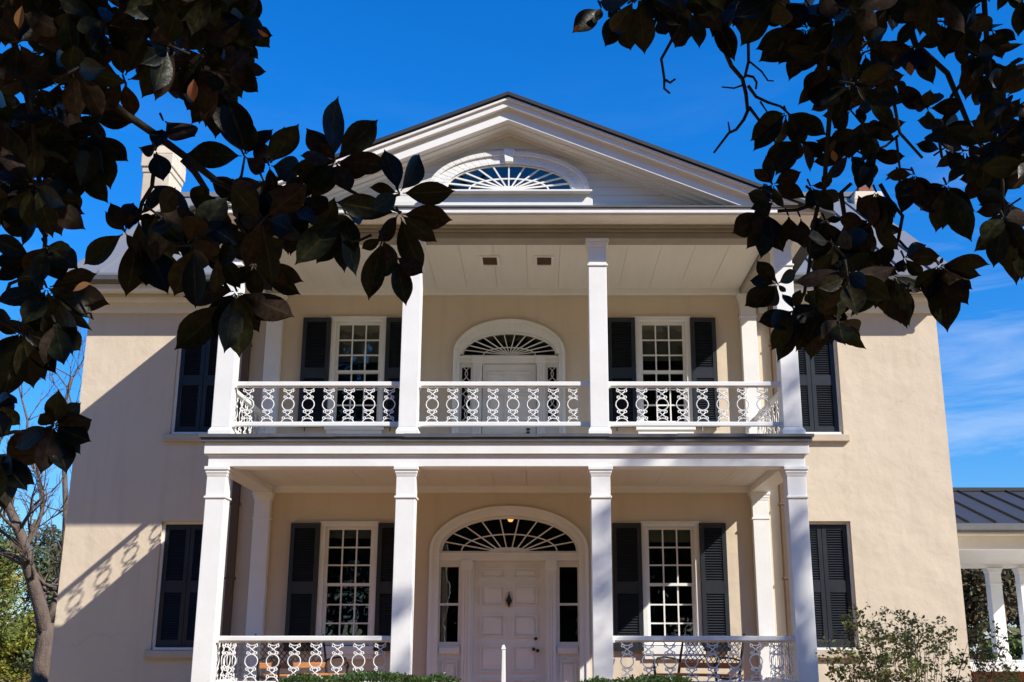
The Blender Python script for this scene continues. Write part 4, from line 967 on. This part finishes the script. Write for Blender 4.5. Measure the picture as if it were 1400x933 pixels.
ros((347, 360), [(315, 331), (394, 326), (416, 386), (414, 402), (372, 398), (350, 410), (318, 388), (380, 350)], 3.75)
ros((324, 398), [(403, 433), (369, 440), (354, 455), (326, 487), (307, 483), (248, 476), (244, 400), (301, 351), (345, 440), (280, 440), (292, 462)], 3.7)
ros((288, 322), [(348, 329), (248, 384), (235, 340), (268, 372), (300, 372), (252, 318), (330, 306)], 3.8)
ros((283, 262), [(297, 302), (277, 290), (305, 300)], 3.8)
ros((188, 296), [(238, 256), (268, 308), (229, 402), (178, 407), (232, 330), (160, 300), (246, 350), (205, 372), (215, 300)], 3.65); ros((208, 330), [(230, 402), (248, 380), (200, 395)], 3.7)
ros((213, 205), [(224, 250), (197, 205), (222, 180)], 3.6); ros((223, 164), [(269, 192)], 3.7)
ros((171, 317), [(114, 362), (182, 277), (140, 290), (150, 275), (185, 345)], 3.6)
ros((130, 182), [(176, 222), (150, 209), (152, 259), (135, 262), (110, 255), (100, 220)], 3.6)
ros((54, 270), [(117, 311), (113, 292), (110, 274), (86, 322), (35, 338), (60, 330), (20, 262), (95, 250)], 3.5); ros((2, 290), [(13, 313), (-20, 330), (8, 270)], 3.5)
ros((62, 335), [(100, 346), (105, 365), (35, 375), (85, 385), (50, 395)], 3.45); 
ros((64, 393), [(136, 376), (151, 416), (131, 432), (33, 448), (130, 449), (115, 483), (-6, 416), (80, 452), (100, 408)], 3.45)
ros((30, 452), [(46, 530), (77, 512), (62, 521), (4, 546), (-15, 500), (60, 470), (95, 480), (20, 500)], 3.4)
ros((75, 440), [(115, 482), (88, 500), (60, 500)], 3.4)
ros((-8, 552), [(28, 581), (12, 594), (5, 600), (10, 540)], 3.3)
ros((73, 582), [(80, 535), (51, 562), (113, 550), (134, 566), (119, 581), (127, 605), (110, 622), (91, 649), (77, 636), (56, 648), (10, 640), (18, 612), (60, 600)], 3.35)
ros((-6, 618), [(50, 663), (14, 693), (38, 672), (20, 650), (8, 700), (-4, 690)], 3.2)
ros((300, 110), [(338, 205), (297, 186), (262, 170), (325, 138), (353, 92), (345, 68), (328, 116), (280, 175), (310, 190)], 3.7); ros((316, 150), [(337, 204)], 3.7)
ros((312, 26), [(370, 52), (347, 4), (332, 22), (345, 66), (300, 60), (335, -20)], 3.6); ros((226, 72), [(200, 20), (260, 30), (180, 60), (270, 95), (215, 130), (190, 105), (245, 130), (160, 60)], 3.6)
ros((25, 58), [(10, 5), (32, 10), (-12, 40), (60, 40), (-10, 90), (50, 95), (20, 110)], 3.4)
fill(ml, [(-10, -40), (350, -60), (338, 20), (330, 92), (300, 130), (262, 150), (215, 140), (190, 100), (140, 115), (128, 140), (125, 235), (95, 268), (40, 290), (-10, 270)], 78,
     [(160, 82, 34, 20), (172, 175, 32, 38), (30, 145, 30, 16), (115, 52, 12, 14), (5, 205, 12, 22)], 12, Lm=.138)
fill(ml, [(-30, 330), (60, 330), (95, 400), (80, 450), (20, 480), (-30, 640)], 6, [(10, 370, 30, 30), (30, 520, 40, 20)], 22)
fill(ml, [(300, 255), (460, 240), (490, 300), (430, 315), (380, 300), (300, 350), (230, 330), (200, 300)], 9, [], 22)

# ---- right tree
mr_ = Mag((5.6, 2.2, 0), 'dark magnolia whose drooping leafy twigs fill the upper right')
ros = mr_.ros; br_ = mr_.branch
br_([(1152, -60), (1148, 0), (1141, 60), (1138, 110), (1133, 170), (1130, 230), (1127, 262)], 9, 6, 4.2)
br_([(965, -40), (976, 5), (985, 55), (1000, 90), (1014, 108), (1020, 128), (1024, 148)], 8, 5, 4.3); br_([(1024, 148), (1016, 164), (1008, 176), (996, 182), (986, 195), (974, 210)], 5, 3, 4.3); br_([(997, 181), (996, 166)], 3, 2, 4.3)
br_([(1045, -30), (1046, 14), (1034, 45), (1024, 58), (1023, 84), (1018, 106)], 6, 4, 4.25); br_([(1026, 84), (1040, 98), (1050, 110), (1059, 110)], 3, 2, 4.25); br_([(1016, 116), (1004, 120), (988, 118)], 3, 2, 4.3)
br_([(1018, 102), (1030, 105), (1035, 112), (1033, 122)], 4, 3, 4.3); br_([(1024, 116), (1034, 132), (1050, 140), (1066, 146), (1078, 156)], 5, 3, 4.3); br_([(1024, 146), (1036, 158), (1050, 182), (1066, 200)], 5, 3, 4.3); br_([(1040, 138), (1048, 155)], 3, 2, 4.3)
br_([(930, 30), (918, 55), (905, 80), (908, 108), (910, 120), (915, 128)], 5, 3, 4.1); br_([(909, 110), (918, 112), (923, 108)], 4, 3, 4.1)
br_([(1190, 40), (1192, 78), (1208, 115), (1222, 140), (1232, 180), (1262, 215)], 7, 4, 4.0); br_([(1228, 185), (1210, 200), (1200, 203)], 4, 3, 4.0); br_([(1226, 188), (1230, 230), (1250, 232)], 4, 3, 4.0)
br_([(1318, 60), (1316, 112), (1300, 132), (1294, 155), (1282, 178), (1288, 215)], 6, 4, 4.1); br_([(1318, 102), (1338, 124), (1345, 150)], 4, 3, 4.1); br_([(1345, -20), (1352, 90), (1356, 160), (1370, 250), (1372, 297)], 8, 5, 4.0)
br_([(1205, 250), (1216, 272), (1235, 294), (1229, 328), (1212, 348), (1207, 370)], 6, 4, 4.2); br_([(1229, 329), (1240, 338), (1262, 352), (1282, 360)], 4, 3, 4.2)
br_([(1064, 288), (1092, 286), (1118, 278), (1140, 272), (1165, 250)], 5, 5, 4.3); br_([(1118, 279), (1112, 310), (1107, 365), (1100, 400), (1086, 425)], 6, 4, 4.2); br_([(1150, 262), (1155, 310), (1140, 340), (1120, 372), (1112, 412)], 7, 4, 4.1)
br_([(1100, 255), (1110, 262), (1120, 272)], 4, 3, 4.3); br_([(1148, 330), (1180, 355), (1207, 370)], 6, 4, 4.15)
br_([(1240, 20), (1252, 60), (1295, 100), (1330, 180), (1372, 240)], 10, 6, 4.4)
ros((822, 10), [(783, 44), (816, 28)], 4.1); ros((848, 14), [(821, 65), (864, 71), (857, 66), (832, 22), (880, 30), (845, 60), (830, 5)], 4.1)
ros((900, 22), [(910, 53), (885, 45), (865, 20), (905, 10), (930, 40), (872, 2)], 4.1); ros((943, 14), [(960, 62), (926, 64), (909, 45), (978, 36), (960, 0), (920, 10), (942, 55)], 4.15)
ros((974, 20), [(1006, 78), (990, 55), (960, 40)], 4.2); ros((1008, 10), [(1028, 44), (985, 30), (1030, 15), (1015, 40)], 4.2); ros((1035, 18), [(1076, 31)], 4.2)
ros((1103, 38), [(1037, 84), (1064, 88), (1078, 111), (1060, 20), (1120, 0), (1118, 82), (1150, 80), (1085, 8), (1090, 100), (1033, 68)], 4.2)
ros((1126, 92), [(1191, 99), (1182, 76), (1098, 122), (1120, 150), (1160, 120), (1092, 145), (1150, 60)], 4.2); ros((1172, 55), [(1190, 62), (1185, 30), (1150, 70), (1165, 95)], 4.1)
ros((1076, 154), [(1030, 208), (1027, 193), (1034, 164), (1060, 205), (1120, 170), (1130, 185), (1100, 200), (1095, 175)], 4.25)
ros((1095, 190), [(1045, 222), (1060, 240), (1085, 222), (1125, 218), (1110, 235)], 4.25); ros((1056, 252), [(1030, 230), (1042, 262), (1095, 235), (1100, 268), (1070, 285), (1050, 215)], 4.3)
ros((1058, 276), [(1022, 264), (1026, 288), (1030, 300), (1042, 250)], 4.3); ros((1049, 291), [(1001, 319), (1023, 341), (1041, 353), (1071, 345), (1030, 320), (1060, 330)], 4.3)
ros((1094, 296), [(1103, 340)], 4.3); ros((1078, 294), [(1092, 334), (1076, 330)], 4.3)
ros((1063, 388), [(1024, 382), (1034, 354), (1088, 370), (1020, 418), (1031, 421), (1053, 419), (1075, 400)], 4.35)
ros((1108, 254), [(1135, 250), (1110, 285), (1140, 290)], 4.2); ros((1125, 258), [(1100, 285), (1148, 275), (1135, 235)], 4.2); ros((1128, 300), [(1105, 310), (1150, 300), (1130, 330), (1148, 340), (1110, 335)], 4.2); ros((1150, 335), [(1100, 345), (1118, 325), (1140, 360)], 4.2)
ros((1086, 424), [(1036, 440), (1048, 449), (1055, 480), (1066, 494), (1100, 480), (1070, 400), (1095, 395), (1080, 470)], 4.25)
ros((1118, 415), [(1120, 488), (1108, 492), (1157, 472), (1162, 462), (1160, 434), (1165, 415), (1080, 440), (1140, 470), (1150, 395), (1130, 370), (1090, 480)], 4.15)
ros((1150, 375), [(1168, 428), (1120, 390), (1165, 345), (1190, 345), (1120, 360), (1140, 420), (1110, 385)], 4.1)
ros((1207, 370), [(1168, 428), (1196, 420), (1232, 444), (1242, 448), (1165, 380), (1180, 340), (1215, 335), (1212, 430)], 4.15); ros((1222, 376), [(1233, 444), (1246, 446), (1256, 400)], 4.1)
ros((1236, 352), [(1285, 350), (1265, 335), (1228, 372), (1262, 378)], 4.1)
ros((1283, 362), [(1353, 360), (1342, 377), (1330, 396), (1324, 416), (1296, 453), (1290, 352), (1305, 420), (1250, 395), (1268, 412), (1282, 430)], 4.1)
ros((1198, 262), [(1214, 322), (1185, 310), (1205, 318), (1170, 290), (1225, 300)], 4.0); ros((1190, 300), [(1170, 335), (1185, 340), (1150, 320), (1215, 320)], 4.1)
ros((1294, 252), [(1328, 330), (1279, 318), (1302, 312), (1252, 293), (1330, 290), (1275, 290), (1262, 260), (1318, 225), (1290, 315)], 4.0)
ros((1250, 238), [(1237, 293), (1256, 290), (1212, 240), (1275, 270), (1225, 275)], 4.05); ros((1230, 238), [(1208, 242), (1232, 280), (1250, 255)], 4.1)
ros((1372, 297), [(1333, 345), (1360, 367), (1378, 372), (1396, 385), (1345, 321), (1400, 340), (1352, 300), (1410, 300)], 3.9)
ros((1400, 320), [(1396, 384), (1385, 340), (1420, 370)], 3.9)
ros((1250, 62), [(1278, 112), (1232, 90), (1200, 75), (1268, 100), (1240, 105), (1290, 50), (1215, 92)], 4.0); ros((1222, 112), [(1243, 120), (1190, 115), (1180, 140), (1214, 150), (1260, 150)], 4.05)
ros((1268, 148), [(1318, 143), (1285, 125), (1272, 122), (1275, 170), (1245, 140)], 4.05); ros((1290, 172), [(1275, 162), (1330, 175), (1345, 195), (1270, 200), (1310, 165), (1252, 165)], 4.0)
ros((1345, 118), [(1330, 145), (1350, 148), (1318, 85), (1370, 140), (1380, 100)], 4.0); ros((1365, 165), [(1348, 195), (1352, 160), (1400, 180), (1380, 210), (1340, 140)], 3.95)
ros((1320, 40), [(1290, 75), (1310, 88), (1340, 80), (1355, 30), (1290, 20), (1328, -10)], 3.95); ros((1356, 40), [(1340, 25), (1362, 26), (1390, 55), (1370, 80)], 4.0)
gaps = [(1280, 92, 44, 58), (1318, 160, 48, 42), (1368, 44, 26, 26), (1212, 85, 28, 44), (1226, 150, 26, 28), (1060, 120, 50, 60), (1312, 112, 34, 46), (1226, 205, 36, 36), (1250, 300, 60, 70), (1395, 260, 26, 26), (1108, 240, 26, 24), (1060, 235, 30, 20)]
fill(mr_, [(1075, -40), (1420, -60), (1420, 300), (1370, 290), (1345, 230), (1310, 240), (1270, 250), (1230, 210), (1185, 245), (1130, 215), (1120, 170), (1125, 110), (1105, 30)], 54, gaps, 15, Lm=.122)
fill(mr_, [(1130, 330), (1190, 300), (1200, 340), (1180, 380), (1150, 440), (1100, 440), (1110, 390)], 8, gaps, 20, Lm=.13)
fill(mr_, [(850, -60), (1080, -60), (1060, 2), (850, 4)], 12, [], 18)

for mg, lst in ((ml, [((352, 40), (367, 50)), ((30, 8), (26, 40)), ((100, 398), (124, 386)), ((265, 108), (264, 140))]), (mr_, [((792, 33), (785, 45)), ((1242, 84), (1246, 104)), ((1138, 205), (1142, 222))])):  # sun flecks drawn as tan leaves, beside a dry brown leaf tip
    V, Fc = [], []
    for b_, t_ in lst:
        dep = 3.25 if mg is ml else 3.8; B = at(*b_, dep); T2 = at(*t_, dep); d = T2 - B; sd = d.cross(B * -1).normalized(); sd = Matrix.Rotation(rg.gauss(0, .5), 3, d.normalized()) @ sd
        leaf_faces(V, Fc, B, T2, sd, d.length * .26, rg.gauss(0, .15), .3)
    mesh_of(V, Fc, 'dry_sunfleck_leaves', 'dry_sunfleck', mg.t)
# canopies above and behind, outside the view, that keep the hanging boughs in shade
def trunk3(mg, base, top, r):
    mg.tm = MB(); b = Vector(base); t_ = Vector(top)
    limb(mg.tm, [b, b.lerp(t_, .3) + Vector((.15, .05, 0)), b.lerp(t_, .65), t_], r, r * .35, 12)
trunk3(ml, (-5.2, 1.5, -E - .1), (-4.6, 1.2, 7.5), .30); trunk3(mr_, (5.6, 2.2, -E - .1), (5.0, 1.4, 8.5), .34)
def bough(mg, a, b, r=.07):
    a, b = Vector(a), Vector(b); limb(mg.tm, [a, a.lerp(b, .5) + Vector((0, 0, .35)), b], r, .02, 8)
bough(ml, (-4.95, 1.4, 2.2), at(20, -90, 3.5), .06); bough(ml, (-5.0, 1.4, 1.0), at(-30, 500, 3.5), .05)
for q in ((1152, -60, 4.2), (965, -40, 4.3), (1045, -30, 4.25), (1345, -20, 4.0), (1240, 20, 4.4)): bough(mr_, (5.35, 1.9, 2.6), at(*q), .05)
canopy = []
for mg, cen, rad, n, hub in ((mr_, (2.9, 1.4, 5.6), (3.3, 2.1, 1.6), 330, (5.1, 1.5, 6.0)), (mr_, (5.4, 1.0, 6.0), (2.4, 2.2, 2.6), 120, (5.1, 1.5, 6.0)), (ml, (-3.6, .9, 5.4), (2.6, 2.0, 1.8), 130, (-4.7, 1.2, 5.0)), (ml, (-.3, 1.3, 5.9), (2.4, 1.9, 1.2), 150, (-4.7, 1.2, 5.0))):
    for p in ball_pts(cen, rad, n, rg, .05): 
        if p.y * cs + p.z * sn > 0.1:
            d_ = p.y * cs + p.z * sn; vv = 466 - F_ * (p.z * cs - p.y * sn) / d_; uu = 737 + F_ * p.x / d_
            if vv > -70 and -60 < uu < 1460: continue
        mg.auto(p, 8, Lm=.24, r3=True, droop=.3)
    for k in range(10): bough(mg, hub, ball_pts(cen, rad, 1, rg)[0], .05)
for mg in (ml, mr_): mg.tm.build('trunk', 'mbark', mg.t, smooth=True); mg.done()

for o in list(sc.collection.objects):
    if '_o' in o: del o['_o']
